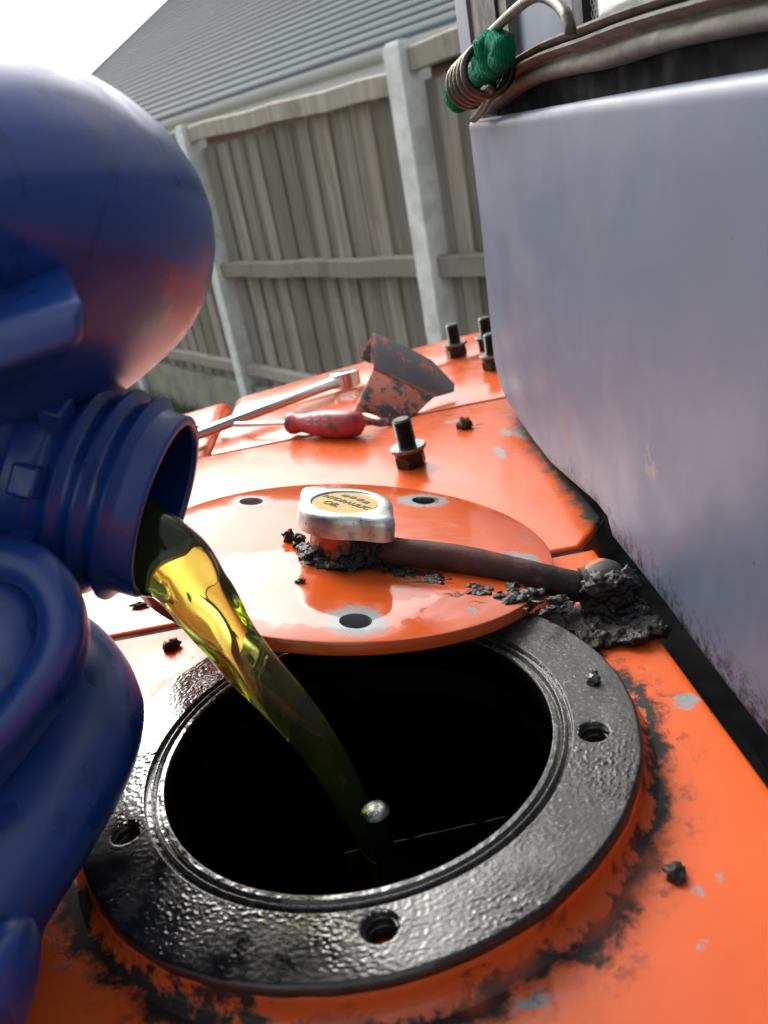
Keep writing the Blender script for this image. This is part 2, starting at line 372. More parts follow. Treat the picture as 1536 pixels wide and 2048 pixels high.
# ================================================================== MACHINE
machine = empty('machine', (0, 0.3, -0.4), 'orange painted machine with black ringed open oil tank and silver cab panel', 'machine')
def offset_poly(poly, d):
    """inset a CCW polygon by d"""
    n = len(poly); out = []
    for i in range(n):
        p0, p1, p2 = Vector(poly[i - 1]), Vector(poly[i]), Vector(poly[(i + 1) % n])
        a = (p1 - p0).normalized(); b = (p2 - p1).normalized(); na = Vector((-a.y, a.x)); nb = Vector((-b.y, b.x)); m = (na + nb)
        m = m / max(0.3, m.dot(na) if m.length > 1e-6 else 1); out.append(p1 + m * d)
    return out
def plate(name, poly, z, th, r, mat, parent, hole=None, steps=5, ang=50):
    """sheet metal panel with rounded upper edges; hole = (centre, radius)"""
    rings = []
    for k in range(steps + 1):
        a = math.pi / 2 * k / steps; rings.append((offset_poly(poly, r * (1 - math.sin(a))), z - r * (1 - math.cos(a))))
    rings.append((poly, z - th))
    bm = bmesh.new(); n = len(poly); vr = [[bm.verts.new((p[0], p[1], zz)) for p in ring] for ring, zz in rings]
    for j in range(len(vr) - 1):
        for i in range(n): bm.faces.new((vr[j][i], vr[j + 1][i], vr[j + 1][(i + 1) % n], vr[j][(i + 1) % n]))
    edges = [bm.edges.get((vr[0][i], vr[0][(i + 1) % n])) for i in range(n)]
    if hole:
        c, hr = hole; m = 128
        hv = [bm.verts.new((c[0] + hr * math.cos(2 * math.pi * i / m), c[1] + hr * math.sin(2 * math.pi * i / m), z)) for i in range(m)]
        hb = [bm.verts.new((v.co.x, v.co.y, z - th)) for v in hv]
        edges += [bm.edges.new((hv[i], hv[(i + 1) % m])) for i in range(m)]
        for i in range(m): bm.faces.new((hv[i], hv[(i + 1) % m], hb[(i + 1) % m], hb[i]))
    bmesh.ops.triangle_fill(bm, edges=edges, use_beauty=True)
    return mkbm(name, bm, mat, parent, ang)

SEAM = 0.3440
P = lambda x, y, z=0.0: tuple(onz(x, y, z))
def seam_grime(t, p):
    s = t.sep(p)                                   # soot along the right-hand edge of the rear panel
    return t.ma('MULTIPLY', t.ss(s[0], 0.093, 0.105), t.ss(s[1], 0.62, 0.5, 0.2, 1))
M_FRONT = orange('orange_paint_tank_top', chips=[(P(1372, 1402), 0.0042), (P(1062, 2005), 0.0034, .3, 1.6, .5), (P(1395, 1782), 0.0014), (P(1440, 1750), 0.0011), (P(1400, 1890), 0.0012), (P(430, 1265), 0.003)],
                 grime=[(P(470, 2010), 0.0030), (P(420, 1960), 0.0035, .3, 1.5, .6), (P(1215, 1195), 0.019, .35), (P(1150, 1225), 0.014, .35), (P(600, 2035), 0.004)], ring=True, rough=0.34, coat=0.05, coatr=0.2, spec=0.3)
M_REAR = orange('orange_paint_rear_cover', chips=[(P(250, 1276), 0.0065, .2, 1.6, .6), (P(1000, 905), 0.008, .2, .35, 1.6), (P(1012, 865), 0.007, .2, .5, 1.2), (P(700, 972), 0.005, .3, 1.4, .5), (P(905, 843), 0.005, .3, 1.5, .5), (P(1040, 865), 0.008, .4, .5, 1.5)],
                grime=[(P(1195, 1030), 0.009, .4), (P(1160, 990), 0.006, .5), (P(950, 850), 0.003, .4, 2, .6)], edge_grime=seam_grime, rough=0.28, coat=0.4, coatr=0.16, spec=0.36)
M_TAIL = orange('orange_paint_tail', rough=0.24, coat=0.5, coatr=0.14, chips=[(P(960, 690), 0.006, .2, 2, .5)])
M_FLSIDE = orange('orange_paint_flange', ring=True, rough=0.3, chip_amt=0.02)
M_VOID = plain('black_void', (0.006, 0.006, 0.007), 0.8, spec=0.05)  # near-black with gloss cut, stands in for unlit hollows
x0 = -0.62
front_poly = [(x0, -0.35), (0.0945, -0.35), (0.0945, SEAM - 0.0012), (x0, SEAM - 0.0012 - 0.0)]
plate('tank_top', front_poly, 0.0, 0.02, 0.0045, M_FRONT, machine, hole=(FC, 0.081))
yb = 0.614
rear_poly = [(x0, SEAM + 0.0012), (0.088, SEAM + 0.0016), (0.1085, 0.372), (0.112, yb), (-0.004, yb - 0.004), (x0, yb - 0.006)]
plate('rear_cover', rear_poly, 0.0, 0.02, 0.003, M_REAR, machine)
c1 = (-0.125, 0.694); c2 = (-0.028, 0.724); c3 = (0.0818, 0.7545); c4 = (0.1298, 0.768); c5 = (0.26, 0.80)
g0 = 0.0012
plate('middle_cover', [(-0.1235, yb - 0.002), (-0.004, yb + 0.0), (0.26, yb + 0.004), (c5[0], c5[1] - g0), (c4[0], c4[1] - g0), (c3[0], c3[1] - g0), (c2[0], c2[1] - g0), (c1[0] + 0.0015, c1[1] - g0)], 0.0, 0.02, 0.002, M_TAIL, machine)
far = [(0.26, 0.90), (0.1525, 0.888), (0.1055, 0.880), (0.005, 0.846), (-0.108, 0.797), (-0.1236, 0.789)]
plate('tail_cover', [(c1[0] + 0.0015, c1[1] + g0), (c2[0], c2[1] + g0), (c3[0], c3[1] + g0), (c4[0], c4[1] + g0), (c5[0], c5[1] + g0)] + far, 0.0, 0.3, 0.012, M_TAIL, machine, steps=6)
plate('side_cover', [(x0, yb - 0.003), (-0.1275, yb - 0.003), (-0.1275, 0.786), (-0.18, 0.762), (-0.3, 0.70), (-0.5, 0.63), (x0, 0.62)], 0.0, 0.3, 0.010, M_TAIL, machine, steps=6)
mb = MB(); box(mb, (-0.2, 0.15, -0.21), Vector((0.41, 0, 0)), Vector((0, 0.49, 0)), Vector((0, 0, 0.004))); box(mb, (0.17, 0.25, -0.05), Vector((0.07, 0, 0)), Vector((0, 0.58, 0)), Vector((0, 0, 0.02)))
mb.build('under_deck_shade', M_VOID, machine)  # black sheets added for the shade seen through the deck gaps

M_GAP_SHADE = plain('black_gap_shade', (0.010, 0.010, 0.010), 0.8, spec=0.1)  # black strips stand in for the shade inside the open panel gaps
for (a, b) in (((x0, SEAM), (0.089, SEAM)), ((-0.1255, yb - 0.0035), (0.112, yb + 0.0012)), (c1, c2), (c2, c3), (c3, c4), (c4, c5)):
    a3, b3 = Vector((a[0], a[1], -0.0105)), Vector((b[0], b[1], -0.0105)); dv = (b3 - a3) / 2
    mb = MB(); box(mb, (a3 + b3) / 2, dv, Vector((-dv.y, dv.x, 0)).normalized() * 0.0022, ZV * 0.0088); mb.build('gap_shade', M_GAP_SHADE, machine)

# ---- filler flange: dense polar grid with real relief and real holes
HOLE_A = [R(a) for a in (-16, -88, -160, 128, 56)]
holes = [Vector((FC.x + R_BOLT * math.cos(a), FC.y + R_BOLT * math.sin(a))) for a in HOLE_A]
RH = 0.0046
def flange_h(r, p):
    """height profile of the machined face"""
    z = FZ; r = r / KR
    if r < 0.0668: z -= 0.0006
    elif r < 0.0680: z -= 0.0026
    elif r < 0.0694: z += -0.0012 - 0.0 + 0.0010 * math.sin((r - 0.0680) / 0.0014 * math.pi)
    elif r < 0.0712: z -= 0.0022
    elif r > 0.0908: z -= 0.0016 * ((r - 0.0908) / 0.0012) ** 2
    return z
NA, radii = 1080, [0.0650] + [0.0652 + 0.00024 * i for i in range(27)] + [0.0717 + 0.00029 * i for i in range(70)]
radii = [q * KR for q in sorted(set([r for r in radii if r < 0.0920] + [0.0920]))]
vs = []; fs = []
for j, r in enumerate(radii):
    for i in range(NA):
        t = 2 * math.pi * i / NA
        wob = 0.00045 * noise.noise(Vector((math.cos(t) * 9, math.sin(t) * 9, 3))) if r > 0.0905 * KR else 0
        x, y = FC.x + (r + wob) * math.cos(t), FC.y + (r + wob) * math.sin(t); p = Vector((x, y, 0)); z = flange_h(r, p)
        if r > 0.0714 * KR:
            dirty = 0.5 + 0.9 * noise.noise(p * 28 + Vector((4, 1, 0)))
            fr = min(1.0, (0.0920 - r) / 0.004) if t < math.pi * 0 else 1
            fine = noise.fractal(p * 900, 0.9, 2.0, 3)
            cak = max(0, noise.fractal(p * 950 + Vector((9, 2, 1)), 0.8, 2.2, 3) - 0.12)
            z += 0.00007 * fine + 0.0008 * cak * max(0.05, min(1, (dirty - 0.40) * 1.6))
        else:
            z += 0.00010 * noise.fractal(p * 400, 0.9, 2.0, 3)
        for h in holes:
            d = Vector((x, y)) - h; dl = d.length
            if dl < RH + 0.0003:
                if dl > RH - 0.00028: d = d.normalized() * RH; x, y = h.x + d.x, h.y + d.y; z -= 0.0003
                elif dl > RH - 0.0009: d = d.normalized() * (RH - 0.0001); x, y = h.x + d.x, h.y + d.y; z = FZ - 0.0105
                else: z = FZ - 0.0108
        vs.append((x, y, z))
for j in range(len(radii) - 1):
    for i in range(NA):
        k = (i + 1) % NA; fs.append((j * NA + i, (j + 1) * NA + i, (j + 1) * NA + k, j * NA + k))
base = len(vs)                                    # bore going down, and the short outer lip
for rr, zz in ((0.0650 * KR, -0.006), (0.0668 * KR, -0.006)):
    for i in range(NA): t = 2 * math.pi * i / NA; vs.append((FC.x + rr * math.cos(t), FC.y + rr * math.sin(t), zz))
for i in range(NA):
    k = (i + 1) % NA; fs.append((base + i, i, k, base + k)); fs.append((base + NA + i, base + i, base + k, base + NA + k))
lo = len(vs); jl = (len(radii) - 1) * NA
for i in range(NA): t = 2 * math.pi * i / NA; vs.append((vs[jl + i][0], vs[jl + i][1], FZ - 0.0032))
for i in range(NA): k = (i + 1) % NA; fs.append((jl + i, lo + i, lo + k, jl + k))
def m_flange():
    t = NT('caked_black_oil_and_dirt'); p = t.co()
    d = t.vm('MULTIPLY', t.vm('SUBTRACT', p, (FC.x, FC.y, 0)), (1, 1, 0)); r = t.vm('LENGTH', d); s = t.sep(p)
    big = t.noise(24, 4, 0.6); fine = t.noise(420, 5, 0.7); mid = t.noise(120, 5, 0.65)
    dry = t.ss(t.ma('ADD', big, t.ma('MULTIPLY', s[0], 3.0)), 0.40, 0.62)          # wetter on the side under the jug
    c = t.mix(t.ss(mid, 0.35, 0.7), (0.008, 0.008, 0.008), (0.028, 0.028, 0.027))
    c = t.mix(t.ma('MULTIPLY', dry, t.ss(fine, 0.5, 0.70, 0, 0.7)), c, (0.10, 0.10, 0.098))
    c = t.mix(t.ma('MULTIPLY', t.ss(t.noise(260, 5, 0.7), 0.57, 0.70), t.ma('MULTIPLY', dry, 0.75)), c, (0.13, 0.12, 0.105))
    c = t.mix(t.ma('MULTIPLY', t.ss(t.noise(900, 2, 0.6), 0.63, 0.70), dry), c, (0.22, 0.22, 0.21))
    seal = t.ss(r, 0.0696, 0.0702, 1, 0); c = t.mix(seal, c, t.mix(t.ss(fine, 0.5, 0.75), (0.02, 0.022, 0.023), (0.10, 0.105, 0.10)))
    bore = t.ma('MULTIPLY', t.ss(r, 0.0638, 0.0641, 1, 0), t.ss(s[2], FZ - 0.0022, FZ - 0.0012, 1, 0)); rim = t.ma('ADD', r, t.ma('MULTIPLY', t.ma('SUBTRACT', t.noise(70, 4), 0.5), 0.012)); c = t.mix(t.ss(rim, 0.0845, 0.0885, 0, 0.8), c, (0.010, 0.010, 0.010)); c = t.mix(bore, c, (0.003, 0.003, 0.003))  # bore coloured near-black and dull to stand for the shade inside it
    rough = t.ma('ADD', t.ss(mid, 0.3, 0.7, 0.08, 0.34), t.ma('MULTIPLY', dry, 0.24)); rough = t.mix(seal, rough, (0.16, 0.16, 0.16)); rough = t.mix(bore, rough, (0.8, 0.8, 0.8))
    t.set(base=c, rough=rough, spec=t.ma('MULTIPLY', t.ma('SUBTRACT', 1.0, bore), 0.42), coat=t.ma('MULTIPLY', t.ma('SUBTRACT', 1.0, bore), t.ma('SUBTRACT', 0.85, t.ma('MULTIPLY', dry, 0.75))), coatr=0.07)
    pat = t.ss(t.noise(38, 4, 0.6), 0.42, 0.60)
    b = t.bump(t.ma('MULTIPLY', t.noise(1500, 3, 0.7), t.ma('MULTIPLY', t.ma('ADD', 0.25, pat), t.ma('ADD', 0.35, dry))), 0.5, 0.0004); t.bump(t.ma('MULTIPLY', t.noise(560, 4, 0.6), pat), 0.22, 0.0006, b); return t.m
M_FLANGE = m_flange()
flange = mk('filler_flange', vs, fs, M_FLANGE, machine, 180)
M_STEEL_D = plain('dark_threaded_steel', (0.07, 0.068, 0.065), 0.32, 0.7, 0.4, 300)
for h in holes:                                   # thread inside each hole
    mb = MB(); pts = [(h.x + 0.0043 * math.cos(a), h.y + 0.0043 * math.sin(a), FZ - 0.0014 - a * 0.00155 / (2 * math.pi)) for a in [i * 2 * math.pi / 24 for i in range(24 * 6)]]
    tube(mb, pts, 0.00055, 6); mb.build('thread', M_STEEL_D, flange)
mb = MB(); ph = onz(1187, 1363, FZ); lump(mb, ph + Vector((0, 0, 0.0012)), 0.0024, 5, 3, 0.25, 2, (1, 1, 0.9)); lump(mb, ph + Vector((0.0006, 0.001, 0.003)), 0.0014, 8, 3, 0.3)
mb.build('broken_stud', plain('stud_steel', (0.16, 0.155, 0.15), 0.4, 0.6, 0.5, 300, 0.6, 600, 0.0004), flange)
mb = MB(); lathe(mb, [(0.0660 * KR, -0.006), (0.0660 * KR, 0.0005), (0.0898, FZ - 0.0031), (0.0900, FZ - 0.0034), (0.0901, 0.006), (0.0908, 0.0025), (0.0922, 0.0008), (0.0955, -0.0006)], FC.copy(), n=160, close=False)
mb.build('flange_side', M_FLSIDE, machine)

# ---- inside of the tank
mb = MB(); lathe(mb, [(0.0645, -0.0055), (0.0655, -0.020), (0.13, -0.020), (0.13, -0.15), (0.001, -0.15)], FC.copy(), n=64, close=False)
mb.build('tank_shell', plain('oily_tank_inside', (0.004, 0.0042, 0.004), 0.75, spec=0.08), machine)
rod_top = atd(750, 1620, 0.248)
mb = MB(); lathe(mb, [(0.0034, -0.11), (0.0034, -0.002)], rod_top, n=24); rod = mb.build('strainer_rod', plain('oily_rod', (0.05, 0.05, 0.05), 0.25, 0.8), machine)
mb = MB(); lathe(mb, [(0.0034, -0.0026), (0.0043, -0.0020), (0.0045, -0.0006), (0.0040, 0.0003), (0.0030, 0.0009), (0.0016, 0.0013), (0.0003, 0.0014)], rod_top, n=32)
mb.build('rod_tip', plain('bright_rod_tip', (0.24, 0.25, 0.235), 0.3, 1.0, 0.7, 420, 0.5, 500, 0.001), rod)
pa, pb = onz(690, 1706, -0.080), onz(1010, 1634, -0.080)
mb = MB(); bd = (pb - pa); box(mb, (pa + pb) / 2 - ZV * 0.02, bd / 2, Vector((-bd.y, bd.x, 0)).normalized() * 0.0007, ZV * 0.02)
baf = mb.build('baffle_plate', plain('baffle_steel', (0.006, 0.006, 0.006), 0.6, 0.0), machine)
mb = MB(); tube(mb, [pa.lerp(pb, k / 12) + ZV * 0.0004 * math.sin(k * 2.3) for k in range(13)], 0.00022, 8); mb.build('edge_glint', plain('pale_edge_glint', (0.8, 0.78, 0.72), 0.35, 0.3), baf)  # pale wire stands for light caught along the plate's top edge
def m_oil_dark():
    t = NT('dark_oil'); t.set(base=(0.006, 0.009, 0.005), rough=0.03, spec=0.5); t.bump(t.noise(60, 2), 0.1, 0.001); return t.m
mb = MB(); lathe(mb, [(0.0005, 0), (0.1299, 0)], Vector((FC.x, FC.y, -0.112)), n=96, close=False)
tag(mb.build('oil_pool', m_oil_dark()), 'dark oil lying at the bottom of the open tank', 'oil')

# ---- silver cab side panel
PX = 0.1000
outline = [onx(x, y, PX) for x, y in [(935, 243), (960, 450), (978, 640), (986, 715), (998, 772), (1012, 805), (1032, 836), (1065, 885), (1100, 931), (1150, 976), (1190, 1011), (1212, 1040)]]
outline += [Vector((PX, 0.3350, 0.006)), Vector((PX, 0.290, 0.0055)), Vector((PX, 0.22, 0.0025)), Vector((PX, 0.15, 0.002)), Vector((PX, -0.3, 0.002)), Vector((PX, -0.3, 0.178))]
outline += [onx(1536, 140, PX), onx(1200, 195, PX), onx(1000, 232, PX)]
for q in outline: q.x = PX
bm = bmesh.new(); fv = [bm.verts.new(q) for q in outline]; f0 = bm.faces.new(fv)
ex = bmesh.ops.extrude_face_region(bm, geom=[f0]); bmesh.ops.translate(bm, verts=[v for v in ex['geom'] if isinstance(v, bmesh.types.BMVert)], vec=(0.020, 0, 0))
bmesh.ops.recalc_face_normals(bm, faces=bm.faces)
fe = [e for e in bm.edges if all(abs(v.co.x - PX) < 1e-6 for v in e.verts)]
bmesh.ops.bevel(bm, geom=fe, offset=0.0055, segments=6, profile=0.6, affect='EDGES')
def m_cab():
    t = NT('silver_lilac_paint'); p = t.co(); s = t.sep(p)
    c = t.mix(t.ss(t.noise(7, 4, 0.55), 0.3, 0.72), (0.088, 0.122, 0.192), (0.108, 0.128, 0.185))
    c = t.mix(t.ss(t.noise(16, 5, 0.65), 0.55, 0.75, 0, 0.3), c, (0.15, 0.14, 0.14))            # hand smears
    st = t.noise(1.0, 4, 0.6, vec=t.scale(p, (1, 26, 14))); c = t.mix(t.ss(st, 0.62, 0.75, 0, 0.0), c, (0.19, 0.19, 0.24))
    warp = t.vm('MULTIPLY', t.vm('SUBTRACT', t.noise(130, 5, 0.7, col=True), (0.5, 0.5, 0.5)), (0.03, 0.03, 0.03)); pw = t.vm('ADD', p, warp)
    sw = t.sep(pw)
    gr = t.ma('MULTIPLY', t.ss(sw[2], 0.004, 0.026, 1, 0), t.ss(t.noise(190, 5, 0.75), 0.45, 0.58)); gr = t.ma('MULTIPLY', gr, t.ss(s[1], 0.47, 0.36, 0.1, 1))
    gr = t.mx(gr, t.ma('MULTIPLY', t.ss(t.noise(260, 2, 0.5), 0.755, 0.77), t.ss(s[2], 0.14, 0.05, 0.25, 1)))
    gr = t.mx(gr, t.ma('MULTIPLY', t.ss(s[2], -0.001, 0.006, 1, 0), 0.85))
    c = t.mix(gr, c, GRIME)
    sc = t.n('ShaderNodeTexWave', wave_type='RINGS'); t.l(t.vm('ADD', t.vm('MULTIPLY', t.vm('SUBTRACT', p, (0.1, 0.50, 0.16)), (1, 1, 1)), t.vm('MULTIPLY', t.noise(14, 3, col=True), (0.05, 0.05, 0.05))), sc.inputs['Vector']); sc.inputs['Scale'].default_value = 9; sc.inputs['Distortion'].default_value = 2.5; sc.inputs['Detail'].default_value = 3
    c = t.mix(t.ma('MULTIPLY', t.ss(sc.outputs['Fac'], 0.86, 1.0, 0, 0.10), t.ss(t.noise(12, 3), 0.45, 0.65)), c, (0.20, 0.20, 0.235))      # rubbed arcs
    scr = t.noise(3.0, 5, 0.7, vec=t.scale(p, (1, 60, 9)), dist=1.5); c = t.mix(t.ss(scr, 0.74, 0.80, 0, 0.0), c, (0.24, 0.24, 0.27))
    c = t.mix(t.ss(t.noise(30, 6, 0.75), 0.58, 0.8, 0, 0.45), c, (0.07, 0.068, 0.075))
    q = onx(1300, 925, PX); c = t.mix(t.ma('MULTIPLY', spot(t, pw, q, 0.0055, .5, 1, .7), 0.35), c, (0.36, 0.26, 0.14))
    q = onx(1137, 865, PX); c = t.mix(t.ma('MULTIPLY', spot(t, pw, q, 0.006, .3, 1, 1.6), 0.5), c, (0.14, 0.12, 0.09))
    t.set(base=c, metal=0.0, spec=0.35, rough=t.ma('ADD', t.ss(t.noise(22, 5, 0.6), 0.3, 0.75, 0.38, 0.55), t.ma('MULTIPLY', gr, 0.3)), coat=0.0, coatr=0.25)
    b = t.bump(t.noise(9, 2), 0.4, 0.006); t.bump(gr, 0.3, 0.0006, b); return t.m
M_CAB = m_cab()
cabp = mkbm('cab_panel', bm, M_CAB, machine, 40)

# cab structure above and behind the panel
M_RUBBER_G = plain('perished_grey_rubber', (0.17, 0.165, 0.15), 0.85, 0, 0.4, 90, 0.25, 500, 0.0005, spec=0.2)
M_BLACK = plain('black_rubber', (0.018, 0.019, 0.020), 0.7, 0, 0.3, 60)
def quadbox(name, X, px, z0, z1, mat, th=0.012, parent=machine):
    """upright strip on the plane x = X between two image columns, z0..z1"""
    ya, yb_ = onx(px[0], 100, X).y, (-0.30 if px[1] > 2000 else onx(px[1], 100, X).y)
    mb = MB(); box(mb, (X + th / 2, (ya + yb_) / 2, (z0 + z1) / 2), Vector((th / 2, 0, 0)), Vector((0, abs(ya - yb_) / 2, 0)), Vector((0, 0, (z1 - z0) / 2)))
    o = mb.build(name, mat, parent); return o
cab_void = quadbox('cab_gap_shade', 0.1145, (950, 2600), 0.0, 0.212, M_VOID, 0.01)  # black sheet stands in for the shade between panel lip and seal
quadbox('window_pillar', 0.116, (921, 943), 0.213, 1.35, M_CAB, 0.03)
quadbox('window_seal', 0.1185, (943, 1021), 0.213, 1.35, M_RUBBER_G, 0.02)
quadbox('window_rubber', 0.1165, (961, 998), 0.213, 1.35, M_BLACK, 0.02)
quadbox('pillar_face', 0.124, (1021, 1150), 0.213, 1.35, M_CAB, 0.02)
quadbox('window_edge_rubber', 0.1225, (1150, 1170), 0.213, 1.35, M_BLACK, 0.02)
def m_frit():
    t = NT('printed_window_glass'); p = t.scale(t.co(), (0, 1, 1)); v = t.n('ShaderNodeVectorMath', operation='SCALE'); 
    s = t.sep(p); k = 0.0042
    u = t.ma('DIVIDE', s[1], k); w_ = t.ma('DIVIDE', s[2], k)
    a = t.ma('ADD', u, w_); b_ = t.ma('SUBTRACT', u, w_)
    fa = t.ma('SUBTRACT', t.ma('FRACT', a), 0.5); fb = t.ma('SUBTRACT', t.ma('FRACT', b_), 0.5)
    d = t.ma('SQRT', t.ma('ADD', t.ma('MULTIPLY', fa, fa), t.ma('MULTIPLY', fb, fb)))
    edge = t.ss(s[1], onx(1212, 40, 0.126).y, onx(1176, 40, 0.126).y, 0, 0.42)
    dot = t.ma('GREATER_THAN', edge, d); 
    t.set(base=t.mix(dot, (0.30, 0.32, 0.315), (0.015, 0.016, 0.017)), rough=t.ss(t.noise(40, 4), 0.3, 0.7, 0.06, 0.2), coat=0.5, coatr=0.03); return t.m
quadbox('window_glass', 0.126, (1170, 2300), 0.213, 1.35, m_frit(), 0.006)
# swept rubber seal with ridges
lower = [(980, 232), (984, 226), (1018, 197), (1064, 171), (1130, 154), (1200, 141), (1337, 100), (1536, 62), (1800, 15)]
upper = [(972, 176), (986, 160), (1018, 123), (1073, 87), (1112, 68), (1155, 50), (1246, 14), (1420, -45), (1700, -130)]
SX = 0.1100
lo_c = bez([onx(x, y, SX) for x, y in lower], 6); up_c = bez([onx(x, y, SX) for x, y in upper], 6)
for cc in (lo_c, up_c):                           # the seal runs on along the sill
    l_ = cc[-1].copy(); cc += [Vector((l_.x, l_.y + (-0.30 - l_.y) * k / 10, l_.z + 0.01 * math.sin(k * 0.15))) for k in range(1, 11)]
prof = [(0, .020), (0.0, .004), (.03, .001), (.10, -.0015), (.22, -.0020), (.34, -.0012), (.42, .0015), (.50, .0012), (.56, -.0022), (.64, -.0040), (.72, -.0022), (.76, .0022), (.82, -.0010), (.90, -.0026), (.97, -.0008), (1.0, .004), (1.0, .016)]
vs = []; fs = []; m = len(prof)
for j, (a, b) in enumerate(zip(lo_c, up_c)):
    for (v, dx) in prof:
        q = a.lerp(b, v); q.x += dx + 0.0006 * noise.noise(Vector((j * .35, v * 6, 1))); vs.append(q)
for j in range(len(lo_c) - 1):
    for i in range(m - 1): fs.append((j * m + i, j * m + i + 1, (j + 1) * m + i + 1, (j + 1) * m + i))
seal = mk('rubber_seal', vs, fs, M_RUBBER_G, machine, 60)

# ---- hose elbow on the tank top, thick with sludge
M_SLUDGE = None
def m_sludge():
    t = NT('black_greasy_sludge'); f = t.noise(260, 6, 0.7)
    c = t.mix(t.ss(f, 0.4, 0.7), (0.006, 0.0056, 0.0052), (0.022, 0.021, 0.019)); t.set(base=c, rough=t.ss(t.noise(150, 4), 0.35, 0.65, 0.14, 0.6), spec=0.45)
    b = t.bump(t.noise(600, 5, 0.7), 0.7, 0.0009); t.bump(t.noise(170, 4), 0.5, 0.002, b); return t.m
M_SLUDGE = m_sludge()
el_base = onz(1218, 1212, 0.0)                     # foot of the elbow
mb = MB()
ec = el_base + Vector((0.0, 0.004, 0))
e_top = onz(1203, 1135, 0.020); ec = Vector((e_top.x, e_top.y, 0.0))
lathe(mb, [(0.0125, 0.0), (0.0125, 0.003), (0.0098, 0.0045), (0.0094, 0.012), (0.0090, 0.0165), (0.0074, 0.0198), (0.0045, 0.0218), (0.0004, 0.0224)], ec, n=40)
h_in = onz(1165, 1176, 0.0125); tube(mb, [ec + ZV * 0.010, ec.lerp(h_in, 0.4) + ZV * 0.0075, h_in], [0.0088, 0.0088, 0.0082], 24)
def m_elbow():
    t = NT('blackened_orange_elbow'); p = t.co(); sp = t.sep(p); f = t.noise(150, 5, 0.65)
    k = t.ma('ADD', f, t.ma('MULTIPLY', t.ma('SUBTRACT', sp[1], ec.y), 24.0)); c = t.mix(t.ss(k, 0.60, 0.63), (0.030, 0.028, 0.026), ORANGE); t.set(base=c, rough=0.6); t.bump(t.noise(420, 5, .7), .6, .0008); return t.m
elbow = mb.build('hose_elbow', m_elbow(), machine)
mb = MB(); rr = random.Random(11)
for k in range(64):
    a = rr.uniform(0, 6.28); q = ec + Vector((rr.gauss(-0.004, 0.010), rr.gauss(-0.010, 0.007), 0.0004 + abs(rr.gauss(0, 0.0014))))
    if q.x > 0.0935: q.x = 0.092
    lump(mb, q, rr.uniform(0.0028, 0.0058), k, 3, 0.5, 1.8, (1.3, 1.2, 0.7))
for k in range(16):
    q = ec + Vector((rr.uniform(-0.006, 0.010), rr.uniform(-0.009, 0.002), rr.uniform(0.004, 0.017))); lump(mb, q, rr.uniform(0.0035, 0.0065), 40 + k, 3, 0.45, 1.8)
fused('sludge', mb, 0.0006, 5, M_SLUDGE, machine, 0.0006, 520)

# ================================================================== LOOSE LID with cap and hose
LC = Vector((-0.0200, 0.3340, 0.0)); BX, BY, LZ0, LTH = -0.208, -0.0544, 0.027, -0.2898
LC.z = LZ0 + BX * LC.x + BY * (LC.y - 0.3)
LN = Vector((-BX, -BY, 1)).normalized(); L1 = Vector((1, 0, BX)); L1 = (L1 - LN * L1.dot(LN)).normalized(); L2 = LN.cross(L1)
lid = empty('tank_lid', LC, 'round orange steel lid with bolt holes, unbolted and slid off the tank opening', 'lid')
def onlid(x, y, h=0.0):
    d = ray(x, y); t = ((LC + LN * h) - CC).dot(LN) / d.dot(LN); return CC + d * t
LT = 0.0056; RL = 0.092
lh = [LC + (L1 * math.cos(LTH + k * 2 * math.pi / 5) + L2 * math.sin(LTH + k * 2 * math.pi / 5)) * R_BOLT for k in range(5)]
bm = bmesh.new(); m = 160; rings = []
for (r, h) in ((RL - 0.0011, 0.0), (RL - 0.0004, -0.0003), (RL, -0.0011), (RL, -LT + 0.0006), (RL - 0.0006, -LT)):
    rings.append([bm.verts.new(LC + (L1 * math.cos(2 * math.pi * i / m) + L2 * math.sin(2 * math.pi * i / m)) * r + LN * h) for i in range(m)])
for j in range(len(rings) - 1):
    for i in range(m): bm.faces.new((rings[j][i], rings[j + 1][i], rings[j + 1][(i + 1) % m], rings[j][(i + 1) % m]))
for ring, h, sgn in ((rings[0], 0.0, 1), (rings[-1], -LT, -1)):
    edges = [bm.edges.get((ring[i], ring[(i + 1) % m])) for i in range(m)]
    hvs = []
    for c in lh:
        hv = [bm.verts.new(c + (L1 * math.cos(2 * math.pi * i / 32) + L2 * math.sin(2 * math.pi * i / 32)) * 0.0060 + LN * h) for i in range(32)]
        edges += [bm.edges.new((hv[i], hv[(i + 1) % 32])) for i in range(32)]; hvs.append(hv)
    bmesh.ops.triangle_fill(bm, edges=edges, use_beauty=True, normal=LN * sgn)
    if sgn == 1: top_h = hvs
    else:
        for a, b in zip(top_h, hvs):
            for i in range(32): bm.faces.new((a[i], a[(i + 1) % 32], b[(i + 1) % 32], b[i]))
chips = [(tuple(lh[0]), 0.0115, .18), (tuple(lh[1]), 0.0105, .2, 1.25, 1), (tuple(lh[2]), 0.0098, .2), (tuple(lh[4]), 0.0118, .2), (tuple(lh[3]), 0.01, .2), (tuple(onlid(945, 1222)), 0.0022, .3, .6, 1.3)]
